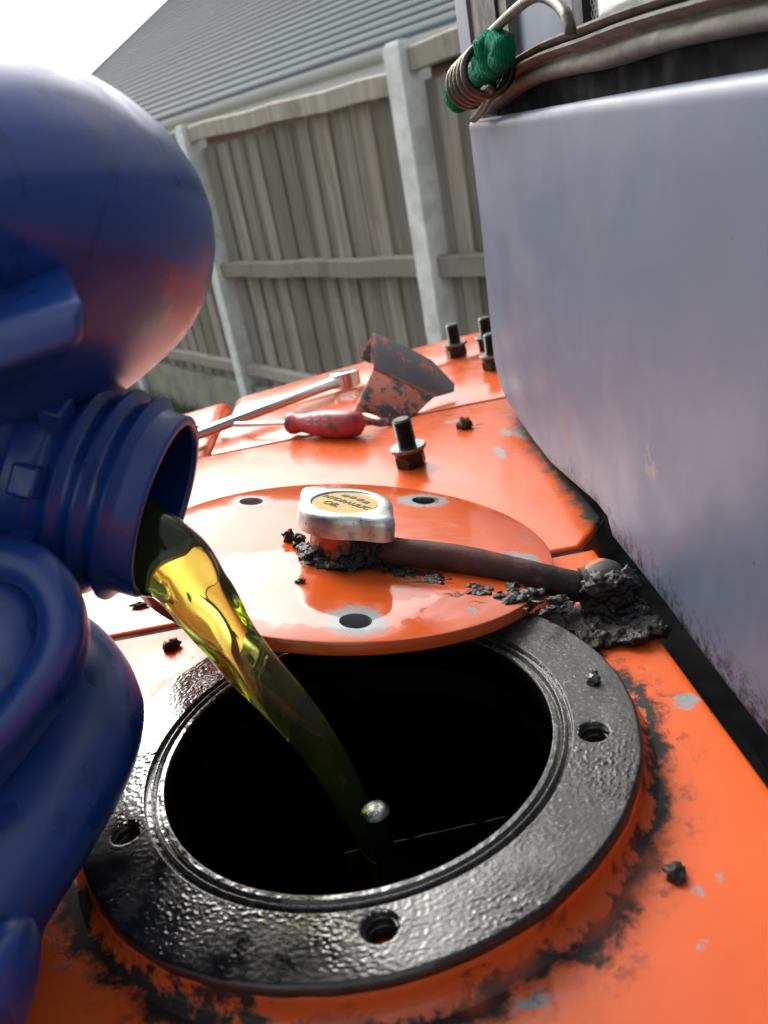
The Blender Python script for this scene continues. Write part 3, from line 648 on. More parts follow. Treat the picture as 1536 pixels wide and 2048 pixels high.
gl = [(tuple(onlid(700, 1110)), 0.0195, .35), (tuple(onlid(830, 1148)), 0.006, .6, 2.4, .5), (tuple(lh[1]), 0.0068, .25), (tuple(onlid(1040, 1195)), 0.007, .3, 1.5, .7), (tuple(onlid(1085, 1180)), 0.007, .3), (tuple(onlid(905, 1190)), 0.0025, .4, 1.6, .5), (tuple(onlid(955, 1205)), 0.0022, .4, 1.6, .5),
      (tuple(onlid(800, 1140)), 0.006, .4, 2.0, .5), (tuple(onlid(660, 1120)), 0.008, .45, 1.8, .6), (tuple(onlid(860, 1165)), 0.004, .4, 2.0, .5)]
def lid_film(t, pw):
    m = 0.0
    for (x, y, r, sx, sy) in ((700, 1225, 0.017, 2.6, 0.75), (930, 1215, 0.012, 2.2, .8), (560, 1150, 0.022, 1.4, 1.3), (1055, 1080, 0.006, .6, 1.6), (960, 1140, 0.010, 2.0, .6)):
        q = spot(t, pw, tuple(onlid(x, y)), r, .06, sx, sy); m = q if isinstance(m, float) else t.mx(m, q)
    return m
M_LID = orange('orange_paint_lid', chips=chips, grime=gl, rough=0.11, coat=0.7, coatr=0.03, film=lid_film)
plate_ob = mkbm('lid_plate', bm, M_LID, lid, 40)

# filler neck + cap
nk = onlid(690, 1104); NK = nk
mb = MB(); lathe(mb, [(0.0165, -0.001), (0.0160, 0.001), (0.0152, 0.003), (0.0150, 0.012), (0.0155, 0.018)], nk, e=(L1, L2, LN), n=40)
mb.build('filler_neck', orange('orange_paint_neck', rough=0.3, chip_amt=0.1, grime=[(tuple(nk + LN * .006 + Vector((-.010, -.011, 0))), 0.0055, .3), (tuple(nk + LN * .004 + Vector((.006, -.012, 0))), 0.010, .4), (tuple(nk + Vector((-.014, -.004, .003))), 0.006, .4)]), lid)
ca = R(-52)                                        # direction of the cap's two ears, from L1
def cap_r(t):
    d = math.cos(t - ca); base = 0.0206
    ear = max(0.0, abs(d)) ; e = math.exp(-((math.acos(min(1, ear))) / 0.30) ** 2)
    return base + 0.0085 * e
cap_prof = [(0.955, 0.0), (1.0, 0.0006), (1.0, 0.0088), (0.985, 0.0108), (0.945, 0.0123), (0.88, 0.0129), (0.80, 0.0130), (0.74, 0.0129), (0.725, 0.0122), (0.70, 0.0120), (0.35, 0.0120), (0.02, 0.0120)]
cb = nk + LN * 0.0104; n = 144; vs = []; fs = []
for (k, h) in cap_prof:
    for i in range(n):
        t = 2 * math.pi * i / n; rr_ = cap_r(t)
        r = rr_ * k if k > 0.86 else (0.0203 * k if k < 0.78 else (rr_ * (k - 0.78) / 0.08 + 0.0203 * (0.86 - k) / 0.08) * k)
        vs.append(cb + (L1 * math.cos(t) + L2 * math.sin(t)) * r + LN * (h if h > 0.0095 else 0.0095 - (0.0095 - h) * 0.72))
for j in range(len(cap_prof) - 1):
    for i in range(n): k = (i + 1) % n; fs.append((j * n + i, j * n + k, (j + 1) * n + k, (j + 1) * n + i))
fs.append(tuple(range((len(cap_prof) - 1) * n, len(cap_prof) * n))); fs.append(tuple(reversed(range(n))))
def m_capmetal():
    t = NT('worn_zinc_cap'); f = t.noise(180, 6, 0.7)
    c = t.mix(t.ss(f, 0.4, 0.7), (0.62, 0.63, 0.60), (0.42, 0.42, 0.39)); g_ = t.ss(t.noise(420, 4, 0.6), 0.66, 0.70); c = t.mix(g_, c, (0.05, 0.05, 0.045))
    st = t.ss(t.noise(90, 5, 0.7), 0.58, 0.7, 0, 0.6); c = t.mix(st, c, (0.22, 0.21, 0.18))
    t.set(base=c, metal=0.85, rough=t.ss(f, 0.3, 0.75, 0.28, 0.5)); t.bump(t.noise(500, 5), 0.25, 0.0006); return t.m
cap = mk('filler_cap', vs, fs, m_capmetal(), lid, 50)
cap['label'] = 'silver two-eared screw cap with yellow label'
def m_sticker():
    t = NT('yellow_sticker'); c = t.mix(t.ss(t.noise(160, 5, 0.7), 0.45, 0.75), (0.50, 0.32, 0.06), (0.42, 0.29, 0.09)); c = t.mix(t.ss(t.noise(330, 5, 0.7), 0.62, 0.70, 0, .85), c, (0.10, 0.09, 0.06)); t.set(base=c, rough=0.45); return t.m
mb = MB(); lathe(mb, [(0.0138, 0.0120), (0.0138, 0.0123), (0.0003, 0.0123)], cb, e=(L1, L2, LN), n=64); stick = mb.build('cap_label', m_sticker(), cap)
M_INK = plain('worn_black_ink', (0.07, 0.065, 0.05), 0.5, 0, 0.4, 300)
def lettering(body, size, c, e1, e2, up, mat, parent, ext=0.00005):
    cu = bpy.data.curves.new('lettering', 'FONT'); cu.body = body; cu.size = size; cu.align_x = 'CENTER'; cu.align_y = 'CENTER'; cu.extrude = ext; cu.resolution_u = 3; cu.offset = size * 0.018
    o = bpy.data.objects.new('tmp', cu); COL.objects.link(o); me = evaluated(o); bpy.data.objects.remove(o)
    for v in me.vertices: p = v.co.copy(); v.co = c + e1 * p.x + e2 * p.y + up * p.z
    me.materials.clear(); return link('lettering', me, mat, parent)
ta = R(-44); t1 = L1 * math.cos(ta) + L2 * math.sin(ta); t2 = LN.cross(t1); tc = cb + LN * 0.01245
lettering('HYDRAULIC', 0.0047, tc + t2 * 0.0005, t1, t2, LN, M_INK, cap)
lettering('OIL', 0.0056, tc - t2 * 0.0056 - t1 * 0.003, t1, t2, LN, M_INK, cap)
mb = MB()
for k, (dx, dy, w_) in enumerate([(-0.0062, 0.0068, 0.0016), (-0.0022, 0.0072, 0.0014), (0.0022, 0.0070, 0.0015), (0.0062, 0.0062, 0.0013)]):
    box(mb, tc + t1 * dx + t2 * dy, t1 * w_, t2 * 0.0013, LN * 0.00005)
mb.build('worn_print', M_INK, cap)

# overflow hose from the neck to the elbow
h0 = nk + LN * 0.0075 + (L1 * math.cos(R(-20)) + L2 * math.sin(R(-20))) * 0.008
h_end = onz(1165, 1176, 0.0125)
hp = bez([h0, atd(770, 1100, (atd(0, 0, 0) * 0).length + (h0 - CC).dot(CF) * 0.985), h0.lerp(h_end, 0.45) + ZV * 0.0003, h0.lerp(h_end, 0.75) + ZV * 0.0003, h_end], 10)
def m_hose():
    t = NT('brown_rubber_hose'); s = t.sep(t.co()); c = t.mix(t.ss(t.noise(60, 5, .65), 0.35, 0.7), (0.125, 0.042, 0.032), (0.060, 0.026, 0.022))
    dk = t.ss(s[0], 0.035, 0.062); c = t.mix(t.ma('MULTIPLY', dk, t.ss(t.noise(120, 4), 0.3, 0.55)), c, (0.012, 0.011, 0.010))
    t.set(base=c, rough=t.ss(t.noise(200, 5), 0.3, 0.7, 0.45, 0.7), spec=0.25); t.bump(t.noise(450, 4), 0.35, 0.0006); return t.m
mb = MB(); tube(mb, hp, [0.0061 + 0.00008 * math.sin(j * 1.7) for j in range(len(hp))], 24); mb.build('overflow_hose', m_hose(), lid, 180)
mb = MB(); rr = random.Random(5)
for k in range(90):                               # sludge round the foot of the neck and under the hose
    a = rr.uniform(R(-190), R(40)); q = NK + (L1 * math.cos(a) + L2 * math.sin(a)) * rr.gauss(0.0175, 0.0016) + LN * abs(rr.gauss(0.0008, 0.0012))
    lump(mb, q, rr.uniform(0.0010, 0.0026), k, 2, 0.55, 1.9, (1.3, 1.2, 0.6))
for k in range(36):
    a = rr.uniform(R(-75), R(5)); q = NK + (L1 * math.cos(a) + L2 * math.sin(a)) * rr.uniform(0.0145, 0.0185) + LN * rr.uniform(0.001, 0.009)
    lump(mb, q, rr.uniform(0.0020, 0.0040), 100 + k, 3, 0.5, 1.9)
for k in range(70):                               # crumbs fallen along the hose, bunched
    f = rr.choice((0.05, 0.12, 0.3, 0.34, 0.62, 0.7, 0.95)) + rr.gauss(0, 0.045)
    q = onlid(785 + 262 * f, 1130 + 62 * f + abs(rr.gauss(3, 9))); lump(mb, q + LN * 0.0001, abs(rr.gauss(0.0006, 0.0005)) + 0.0003, 200 + k, 2, 0.6, 1.9, (1.9, 1.3, 0.45))
for k in range(22):
    q = onlid(1000 + 6 * k + rr.gauss(0, 8), 1180 + 1.2 * k + rr.gauss(0, 12)); lump(mb, q + LN * 0.0003, rr.uniform(0.0008, 0.0026), 300 + k, 2, 0.6, 1.9, (1.4, 1, 0.6))
for k, (x, y, s_) in enumerate([(578, 1082, .0026), (602, 1086, .0024), (612, 1098, .0018), (590, 1095, .0013)]): lump(mb, onlid(x, y) + LN * s_ * .8, s_, 400 + k, 3, 0.6, 2.0)
fused('sludge', mb, 0.0005, 1, M_SLUDGE, lid, 0.0005, 620)

# ================================================================== LOOSE THINGS ON THE DECK
M_BOLT = plain('black_oxide_steel', (0.045, 0.043, 0.042), 0.38, 0.75, 0.4, 260, 0.25, 900, 0.0003)
M_WASHER = plain('oily_washer_steel', (0.22, 0.225, 0.23), 0.28, 0.9, 0.5, 500)
def build_bolt(o, label, seed, tilt=(0, 0), rot=0.0, sc=1.0):
    e = empty('bolt', o, label, 'bolt', 'tank lid bolts standing on their heads')
    ax = Vector((tilt[0], tilt[1], 1)).normalized(); e1 = (Vector((math.cos(rot), math.sin(rot), 0)) - ax * Vector((math.cos(rot), math.sin(rot), 0)).dot(ax)).normalized(); fr = (e1, ax.cross(e1), ax)
    Q = lambda r, h: (r * sc, h * sc)
    mb = MB(); lathe(mb, [Q(.0094, 0), Q(.0104, .0007), Q(.0106, .0015), Q(.0106, .0078)], o, e=fr, n=6); mb.build('hex_head', M_BOLT, e, 30)
    mb = MB(); lathe(mb, [Q(.0098, .0080), Q(.0100, .0084), Q(.0100, .0112), Q(.0098, .0115)], o, e=fr, n=40); mb.build('spring_washer', M_BOLT, e)
    mb = MB(); lathe(mb, [Q(.0068, .0117), Q(.0120, .0117), Q(.0123, .0122), Q(.0123, .0138), Q(.0119, .0142), Q(.0068, .0142)], o, e=fr, n=48); mb.build('washer', M_WASHER, e)
    pr = [Q(.0056, .012), Q(.0060, .016)]; h = .0165
    while h < .0315: pr += [Q(.0053, h), Q(.0064, h + .0007), Q(.0064, h + .0009)]; h += .0016
    pr += [Q(.0055, h), Q(.0050, h + .0006)]
    mb = MB(); lathe(mb, pr, o, e=fr, n=32); mb.build('threaded_shank', M_BOLT, e, 40)
    return e
build_bolt(onz(824, 930), 'dark bolt standing head down on the deck nearest the silver filler cap', 1, (-0.06, 0.0), 0.3, 0.97)
build_bolt(onz(914, 712), 'dark bolt standing head down between the dented cover and silver panel', 2, (-0.03, 0), 0.8, 0.95)
build_bolt(onz(988, 737), 'front bolt of the pair half hidden behind the silver cab panel edge', 3, (0, 0), 0.1, 0.95)
build_bolt(onz(984, 712) + Vector((0.002, 0.03, 0)), 'rear bolt of the pair half hidden behind the silver cab panel edge', 4, (0, 0), 0.5, 0.95)

# spanner
M_CHROME = plain('satin_chrome', (0.74, 0.75, 0.75), 0.2, 1.0, 0.12, 120, 0.06, 400, 0.0004)
ra = ony(692, 751, 0.742); ra.z = max(ra.z, 0.0105); ra = onz(690, 752, 0.013)
sb = onz(300, 905, 0.008)
span = empty('ring_spanner', Vector((ra.x, ra.y, 0)), 'chrome ring spanner lying across the red screwdriver shaft on the orange deck', 'spanner')
sd_ = (ra - sb).normalized(); sl = (ra - sb).length; su = (ZV - sd_ * ZV.dot(sd_)).normalized(); sv = su.cross(sd_)
mb = MB(); vs = []; fs = []; secs = 14
for j in range(secs + 1):
    f = j / secs; c = sb + sd_ * (sl * f - 0.010 * f) - ZV * 0.002 * f; wv = 0.0052 + 0.0030 * max(0, (f - 0.88) / 0.12); hh = 0.0034 + 0.0006 * f
    for (a, b) in ((-1, -.35), (-.7, -1), (.7, -1), (1, -.35), (1, .35), (.7, 1), (-.7, 1), (-1, .35)): vs.append(c + sv * a * wv + su * b * hh)
for j in range(secs):
    for i in range(8): fs.append((j * 8 + i, j * 8 + (i + 1) % 8, (j + 1) * 8 + (i + 1) % 8, (j + 1) * 8 + i))
fs += [tuple(reversed(range(8))), tuple(range(secs * 8, secs * 8 + 8))]
mb.add(vs, fs); mb.build('shaft', M_CHROME, span, 40)
rn = (ZV + Vector((0, 0.10, 0))).normalized(); r1 = (sd_ - rn * sd_.dot(rn)).normalized(); r2 = rn.cross(r1)
mb = MB(); n = 96; vs = []; fs = []
inr = lambda t: 0.0080 + 0.0013 * abs(math.sin(6 * t))
prof = [('o', .0126, -.0085), ('o', .0132, -.0078), ('o', .0132, .0046), ('o', .0122, .0054), ('i', .0004, .0054), ('i', 0, .0046), ('i', 0, -.0085)]
for (k, r, h) in prof:
    for i in range(n): t = 2 * math.pi * i / n; rr_ = r if k == 'o' else inr(t) + r; vs.append(ra + (r1 * math.cos(t) + r2 * math.sin(t)) * rr_ + rn * (h - 0.001))
for j in range(len(prof)):
    for i in range(n): k = (i + 1) % n; jj = (j + 1) % len(prof); fs.append((j * n + i, j * n + k, jj * n + k, jj * n + i))
mb.add(vs, fs); mb.build('ring_end', M_CHROME, span, 40)

# screwdriver
s0, s1 = onz(579, 846, 0.0098), onz(722, 848, 0.0102)
sdv = empty('screwdriver', Vector((s0.x, s0.y, 0)), 'red handled screwdriver with worn grey print lying on the orange deck', 'screwdriver')
ax = (s1 - s0).normalized(); L = (s1 - s0).length; fr = frame_of(ax)
hp_ = [(0.30, 0), (0.74, 0.012), (0.82, 0.04), (0.80, 0.08), (0.70, 0.14), (0.66, 0.19), (0.76, 0.28), (0.92, 0.42), (1.0, 0.58), (1.0, 0.74), (0.93, 0.88), (0.80, 0.96), (0.55, 0.995), (0.2, 1.0)]
mb = MB(); lathe(mb, [(r * 0.0108, h * L) for r, h in hp_], s0, e=fr, n=40, fn=lambda t, h: 1 - 0.03 * (abs(math.sin(3 * t)) ** 6) if 0.25 * L < h < 0.9 * L else 1)
def m_red():
    t = NT('red_plastic_handle'); c = t.mix(t.ss(t.noise(70, 5, .65), 0.4, 0.7), (0.40, 0.035, 0.045), (0.28, 0.03, 0.035)); c = t.mix(t.ss(t.noise(45, 4, .6), 0.56, 0.66, 0, .8), c, (0.06, 0.035, 0.035)); t.set(base=c, rough=0.35); t.bump(t.noise(500, 4), .2, .0005); return t.m
hd = mb.build('handle', m_red(), sdv, 60)
mb = MB(); tube(mb, [s0 + ax * 0.004, s0 - ax * 0.06 + ZV * -0.002, s0 - ax * 0.11 + ZV * -0.0045], 0.0021, 14); mb.build('blade', M_CHROME, sdv)
M_PRINT = plain('grey_print', (0.33, 0.30, 0.30), 0.6, 0, 0.5, 500)
toc = -CF; toc = (toc - ax * toc.dot(ax)).normalized(); side = ax.cross(toc)
for row, ang in ((0, 12), (1, -10), (2, -32)):
    for k in range(3):
        h = (0.38 + 0.125 * k) * L; w2 = 0.036 * L; vs = []
        for a_ in (-4.5, 4.5):
            for dx in (-w2, w2):
                hh = h + dx; f = hh / L
                rr_ = 0.0108 * (0.92 + (f - 0.42) / 0.16 * 0.08 if f > 0.42 else 0.76 + (f - 0.28) / 0.14 * 0.16) if f < 0.58 else 0.0108
                aa = R(ang + a_ + 20); vs.append(s0 + ax * hh + (toc * math.cos(aa) + ZV * 0 + (side if side.z > 0 else -side) * math.sin(aa)) * (rr_ + 0.00012))
        mk('print_mark', vs, [(0, 1, 3, 2)], M_PRINT, sdv)

# folded sheet cover
def m_cover():
    t = NT('chipped_orange_and_black_cover'); f = t.noise(75, 6, .68); c = t.mix(t.ss(f, 0.50, 0.54), (0.34, 0.065, 0.03), (0.022, 0.02, 0.02)); c = t.mix(t.ss(t.noise(120, 5, .6), 0.6, 0.64), c, (0.55, 0.10, 0.03))
    t.set(base=c, rough=t.ss(f, .3, .7, .3, .6)); t.bump(f, .4, .0008); return t.m
def m_cover_top():
    t = NT('grey_primer_cover_top'); f = t.noise(60, 6, .68); c = t.mix(t.ss(f, 0.56, 0.61), (0.115, 0.115, 0.12), (0.42, 0.13, 0.09)); c = t.mix(t.ss(t.noise(140, 4, .6), 0.68, 0.71), c, (0.02, .02, .02))
    t.set(base=c, rough=t.ss(f, .3, .7, .28, .5)); t.bump(f, .3, .0006); return t.m
cov = empty('sheet_metal_cover', onz(800, 830), 'bent sheet metal cover with chipped orange paint and black grime', 'cover')
A = ony(748, 666, 0.672); B = ony(747, 737, 0.648); D_ = ony(868, 794, 0.634); T3 = onz(760, 853, 0.0025)
def onpl(x, y, a, b, c):
    n_ = (b - a).cross(c - a); d = ray(x, y); return CC + d * ((a - CC).dot(n_) / d.dot(n_))
top_pl = (A, B, D_); fr_pl = (B, D_, T3)
G1, G2, E1_, E2_, D2a = [onpl(x, y, *top_pl) for x, y in ((812, 694), (864, 722), (909, 769), (908, 783), (884, 790))]
T1, T2, T4, T5, D2 = [onpl(x, y, *fr_pl) for x, y in ((706, 826), (711, 840), (800, 848), (828, 833), (852, 808))]
def sheet(name, pts, th, mat, parent, hole=None):
    bm = bmesh.new(); v = [bm.verts.new(p) for p in pts]; ed = [bm.edges.new((v[i], v[(i + 1) % len(v)])) for i in range(len(v))]
    if hole:
        hv = [bm.verts.new(p) for p in hole]; ed += [bm.edges.new((hv[i], hv[(i + 1) % len(hv)])) for i in range(len(hv))]
    bmesh.ops.triangle_fill(bm, edges=ed, use_beauty=True)
    o = mkbm(name, bm, mat, parent, 40); sm = o.modifiers.new('thick', 'SOLIDIFY'); sm.thickness = th; sm.offset = 0
    bv = o.modifiers.new('edge', 'BEVEL'); bv.width = 0.0004; bv.segments = 2; return o
sheet('top_face', [A, B, D_, D2a, E2_, E1_, G2, G1], 0.0020, m_cover_top(), cov)
# front face: planar fan between fold B-D and the tab; slot hole near the tab's left
def front_pt(u, v): return (B.lerp(D_, u)).lerp(T2.lerp(T5, u), v)
hole = []
hc = onpl(742, 832, *fr_pl)
hd1 = (T3 - T2).normalized(); hd2 = (B - T3).normalized()
hole = [hc + hd1 * math.cos(a) * 0.0075 + hd2 * math.sin(a) * 0.0030 for a in [i * 2 * math.pi / 20 for i in range(20)]]
M_COVER = m_cover()
mb = MB(); tube(mb, [B.lerp(D_, k / 8) + Vector((0, -0.0006, 0.0004)) for k in range(9)], 0.0013, 10); mb.build('fold', plain('worn_pink_orange_fold', (0.42, 0.13, 0.08), 0.5, 0, 0.6, 120), cov)
sheet('front_face', [B, T1, T2, T3, T4, T5, D2, D_], 0.0020, M_COVER, cov, hole)
sheet('back_flange', [A, B + (A - B) * 0.12, ony(741, 727, 0.662), ony(721, 717, 0.668), ony(724, 708, 0.668)], 0.0020, M_COVER, cov)

# lumps of dirt, each its own thing
M_DIRT = plain('dirt_lump', (0.035, 0.026, 0.022), 0.6, 0, 0.5, 400, 0.6, 700, 0.0008)
def dirt(px, py, r, label, seed, mat=M_DIRT, lidp=False, sq=(1, 1, .8), extra=()):
    q = onlid(px, py) if lidp else onz(px, py)
    mb = MB(); lump(mb, q + (LN if lidp else ZV) * r * 0.55, r, seed, 3, 0.75, 1.7, sq)
    for k, (dx, dy, s_) in enumerate(extra): lump(mb, q + Vector((dx, dy, s_ * .6)), s_, seed + 30 + k, 3, 0.7, 1.8, sq)
    return tag(mb.build('dirt_lump', mat, None, 180), label, 'dirt lump', 'lumps of dirt on the orange paint')
dirt(345, 1296, 0.0030, 'black crumb of dirt on the tank top beside the pouring oil', 1, extra=((-0.0022, -0.0008, .0016),))
dirt(1350, 1752, 0.0024, 'dark crumb of dirt on the tank top at the lower right', 2, extra=((0.0003, -0.0015, .0014),))
M_RUSTY = plain('rusty_crumb', (0.10, 0.035, 0.018), 0.8, 0, 0.6, 500, .7, 700, .001)
dirt(931, 856, 0.0048, 'round rusty brown crumb on the orange cover near the silver panel', 3, M_RUSTY, sq=(1, 1, 1))
dirt(280, 1214, 0.0024, 'flat black flake on the rear cover just under the jug mouth', 4, sq=(1.6, .8, .5))
dirt(601, 1165, 0.0013, 'tiny oval black speck on the lid in front of the filler neck', 6, lidp=True, sq=(1.4, .8, .6))

# coil spring and green cord on the cab corner
M_SPRING = plain('rusty_spring_wire', (0.095, 0.085, 0.068), 0.42, 0.8, 0.6, 180, 0.5, 500, 0.0006)
SD = 0.515
def at(x, y): return onx(x, y, 0.0935)
c0, c1_ = at(938, 168), at(982, 134); axs = (c1_ - c0); Lc = axs.length; axn = axs.normalized()
e1 = (CR - axn * CR.dot(axn)).normalized(); e2 = axn.cross(e1)
mb = MB(); turns = 5; NN = 28; rc = 0.0118; pts = []
for i in range(turns * NN + 1):
    a = 2 * math.pi * i / NN + 2.2; f = i / (turns * NN); pts.append(c0 + axn * (Lc * f) + (e1 * math.cos(a) + e2 * math.sin(a)) * rc)
tube(mb, pts, 0.0021, 12)
spring = mb.build('coil_spring', M_SPRING, None, 180)
mb = MB(); end = pts[-1]
arm = bez([at(947, 100), at(985, 62), at(1040, 12), at(1075, -8), at(1108, 2), at(1130, 26), at(1139, 52), at(1141, 70)], 10)
tube(mb, arm, 0.0022, 14); o = mb.build('wire_arm', M_SPRING, spring, 180)
arm2 = bez([at(985, 170), at(978, 195), at(962, 222), at(948, 238)], 6)
mb = MB(); tube(mb, arm2, 0.0023, 14); mb.build('wire_tail', M_SPRING, spring, 180)
tag(spring, 'rusty coiled wire spring at the top corner of the silver cab panel', 'spring')
def m_cord():
    t = NT('green_cord_fibre'); w_ = t.n('ShaderNodeTexWave', wave_type='BANDS'); t.l(t.co(), w_.inputs['Vector']); w_.inputs['Scale'].default_value = 260; w_.inputs['Distortion'].default_value = 6; w_.inputs['Detail'].default_value = 3
    c = t.mix(t.ss(t.noise(120, 5, .7), .35, .7), (0.003, 0.17, 0.085), (0.002, 0.06, 0.032)); t.set(base=c, rough=0.9, sheen=0.0, spec=0.1); b = t.bump(w_.outputs['Fac'], .5, .0012); t.bump(t.noise(700, 4), .5, .0008, b); return t.m
M_CORD = m_cord(); mb = MB()
loop = bez([c0 + axn * 0.01, at(925, 205), at(905, 195), at(912, 168), c0.lerp(c1_, .5), at(985, 130), at(1008, 105), at(990, 82), at(966, 96), at(962, 122), at(985, 140)], 8)
tube(mb, loop, [0.0054 + 0.0006 * math.sin(j * 1.3) for j in range(len(loop))], 16)
cord = mb.build('green_cord', M_CORD, None, 180)
mb = MB(); lump(mb, at(990, 104), 0.0090, 4, 4, 0.22, 1.4, (1.05, .8, 1.05)); mb.build('knot', M_CORD, cord, 180)
mb = MB(); lump(mb, onx(914, 190, 0.088), 0.0074, 7, 4, 0.12, 1.2, (.9, .9, 1.25)); mb.build('cord_end', M_CORD, cord, 180)
tag(cord, 'green fibre cord knotted through the rusty coil spring', 'cord')

# ================================================================== BLUE JUG
JM = atd(335, 1015, 0.240)                         # centre of the mouth
JA = (0.961 * CR - 0.276 * CU + 0.02 * CF).normalized()   # out of the mouth
JD = (-0.28 * CR - 0.96 * CU); JD = (JD - JA * JD.dot(JA)).normalized(); JH = JA.cross(JD)
jug = empty('oil_jug', JM - JA * 0.12, 'blue plastic jug tipped over and pouring oil, screw thread on its neck', 'jug')
def m_blue():
    t = NT('blue_plastic'); c = t.mix(t.ss(t.noise(14, 3), .35, .7), (0.010, 0.060, 0.30), (0.008, 0.048, 0.25))
    wet = t.ss(t.noise(1.0, 4, .6, vec=t.scale(t.co(), (46, 46, 20)), dist=0.8), .55, .58)
    t.set(base=t.mix(t.ma('MULTIPLY', wet, 0.35), c, (0.004, 0.022, 0.11)), rough=t.ss(wet, 0, 1, .38, .24), spec=0.55, coat=0.4, coatr=0.28); t.b.inputs['Subsurface Weight'].default_value = 0.0; t.b.inputs['Subsurface Radius'].default_value = (.2, .4, 1); t.b.inputs['Subsurface Scale'].default_value = 0.004
    t.bump(t.noise(350, 3), .05, .0005); return t.m
M_BLUE = m_blue()
ri = 0.0245
npf = [(ri, -0.060), (ri, -0.001), (ri + 0.0006, 0.0), (0.0268, 0.0), (0.0275, -0.0007), (0.0275, -0.0062), (0.0282, -0.0072), (0.0306, -0.0090), (0.0306, -0.0098), (0.0283, -0.0118), (0.0280, -0.0132),
       (0.0284, -0.0140), (0.0308, -0.0158), (0.0308, -0.0166), (0.0284, -0.0186), (0.0281, -0.0200), (0.0284, -0.0208), (0.0306, -0.0226), (0.0306, -0.0234), (0.0286, -0.0252), (0.0284, -0.0280),
       (0.0292, -0.0290), (0.0300, -0.0298), (0.0300, -0.0360), (0.0330, -0.0372), (0.0335, -0.0380), (0.0335, -0.0445), (0.0310, -0.0460), (0.0310, -0.140)]
mb = MB(); lathe(mb, npf, JM, e=(JD, JH, JA), n=96, close=False); neck = mb.build('neck', M_BLUE, jug, 50)
M_WET = plain('oil_wet_blue_plastic', (0.006, 0.035, 0.19), 0.07, 0, 0.2, 60, 0.15, 60, 0.002)
mb = MB(); lathe(mb, [(ri - 0.0002, -0.058), (ri - 0.0002, -0.0014)], JM, e=(JD, JH, JA), n=96, close=False); mb.build('wet_inner_wall', M_WET, neck, 60)
for k in range(10):                               # square ratchet lugs round the neck
    a = 2 * math.pi * k / 10 + 0.35; rd = JD * math.cos(a) + JH * math.sin(a); tg = JA.cross(rd)
    mb = MB(); box(mb, JM - JA * 0.0282 + rd * 0.0318, JA * 0.0034, tg * 0.0042, rd * 0.0042); o = mb.build('ratchet_lug', M_BLUE, neck, 30)
    bv = o.modifiers.new('b', 'BEVEL'); bv.width = 0.0009; bv.segments = 3
def pillow(mb, outline, dep, half, c=None, p=2.2, lay=12, tilt=(0, 0), sub=4):
    """blow-moulded lobe: outline (photo pixels at depth dep) inflated to half-thickness half along the view axis"""
    pts = bez([Vector((x, y, 0)) for x, y in outline + outline[:1]], sub)[:-1]; n = len(pts)
    cx = c[0] if c else sum(q.x for q in pts) / n; cy = c[1] if c else sum(q.y for q in pts) / n
    vs = []; fs = []
    for k in range(-lay, lay + 1):
        a = math.pi / 2 * k / lay; t = math.sin(a); sc = max(0.004, (1 - abs(t) ** p) ** (1 / p))
        for q in pts:
            x = cx + (q.x - cx) * sc; y = cy + (q.y - cy) * sc
            vs.append(atd(x, y, dep + tilt[0] * (x - cx) + tilt[1] * (y - cy)) + CF * (t * half))
    m = 2 * lay + 1
    for k in range(m - 1):
        for i in range(n): fs.append((k * n + i, k * n + (i + 1) % n, (k + 1) * n + (i + 1) % n, (k + 1) * n + i))
    fs += [tuple(range(n - 1, -1, -1)), tuple(range((m - 1) * n, m * n))]
    mb.add(vs, fs)
mb = MB()
pillow(mb, [(-160, 150), (0, 150), (150, 166), (250, 208), (335, 268), (395, 345), (419, 425), (412, 500), (375, 578), (292, 662), (205, 735), (110, 800), (0, 845), (-200, 880), (-600, 880), (-1050, 850), (-1250, 520), (-1050, 200), (-600, 150)], 0.205, 0.075, (20, 640), 1.75, 16)
pillow(mb, [(60, 1190), (165, 1236), (235, 1310), (272, 1390), (279, 1450), (264, 1530), (236, 1602), (200, 1668), (158, 1742), (104, 1830), (62, 1905), (30, 2010), (-20, 2130), (-200, 2230), (-600, 2150), (-950, 1900), (-1000, 1450), (-700, 1180), (-260, 1150)], 0.236, 0.030, (-40, 1560), 2.4, 12, (0, -0.00009))
q = JM - CR * 0.226 - CF * 0.03
bmj = bmesh.new(); bmesh.ops.create_cube(bmj, size=2.0)
for v in bmj.verts: p_ = v.co.copy(); v.co = q + CR * p_.x * 0.120 + CU * p_.y * 0.105 + CF * p_.z * 0.11
bmesh.ops.bevel(bmj, geom=list(bmj.edges), offset=0.035, segments=8, profile=0.5, affect='EDGES'); bmj.verts.ensure_lookup_table()
for i_, v in enumerate(bmj.verts): v.index = i_
mb.add([v.co.copy() for v in bmj.verts], [tuple(v.index for v in f.verts) for f in bmj.faces]); bmj.free()
jb = mb.build('jug_body', M_BLUE, jug, 75)
hx = [atd(-300, 598, .172), atd(122, 496, .172), atd(168, 598, .144), atd(-300, 722, .146), atd(-300, 800, .168), atd(132, 690, .168), atd(166, 688, .147), atd(-300, 850, .147)]
bm = bmesh.new(); hv = [bm.verts.new(q) for q in hx]
for f in ((0, 1, 2, 3), (3, 2, 6, 7), (1, 5, 6, 2), (0, 4, 5, 1), (4, 7, 6, 5), (0, 3, 7, 4)): bm.faces.new([hv[i] for i in f])
bmesh.ops.bevel(bm, geom=list(bm.edges), offset=0.0021, segments=6, profile=0.5, affect='EDGES')
mkbm('handle', bm, M_BLUE, jug, 60)
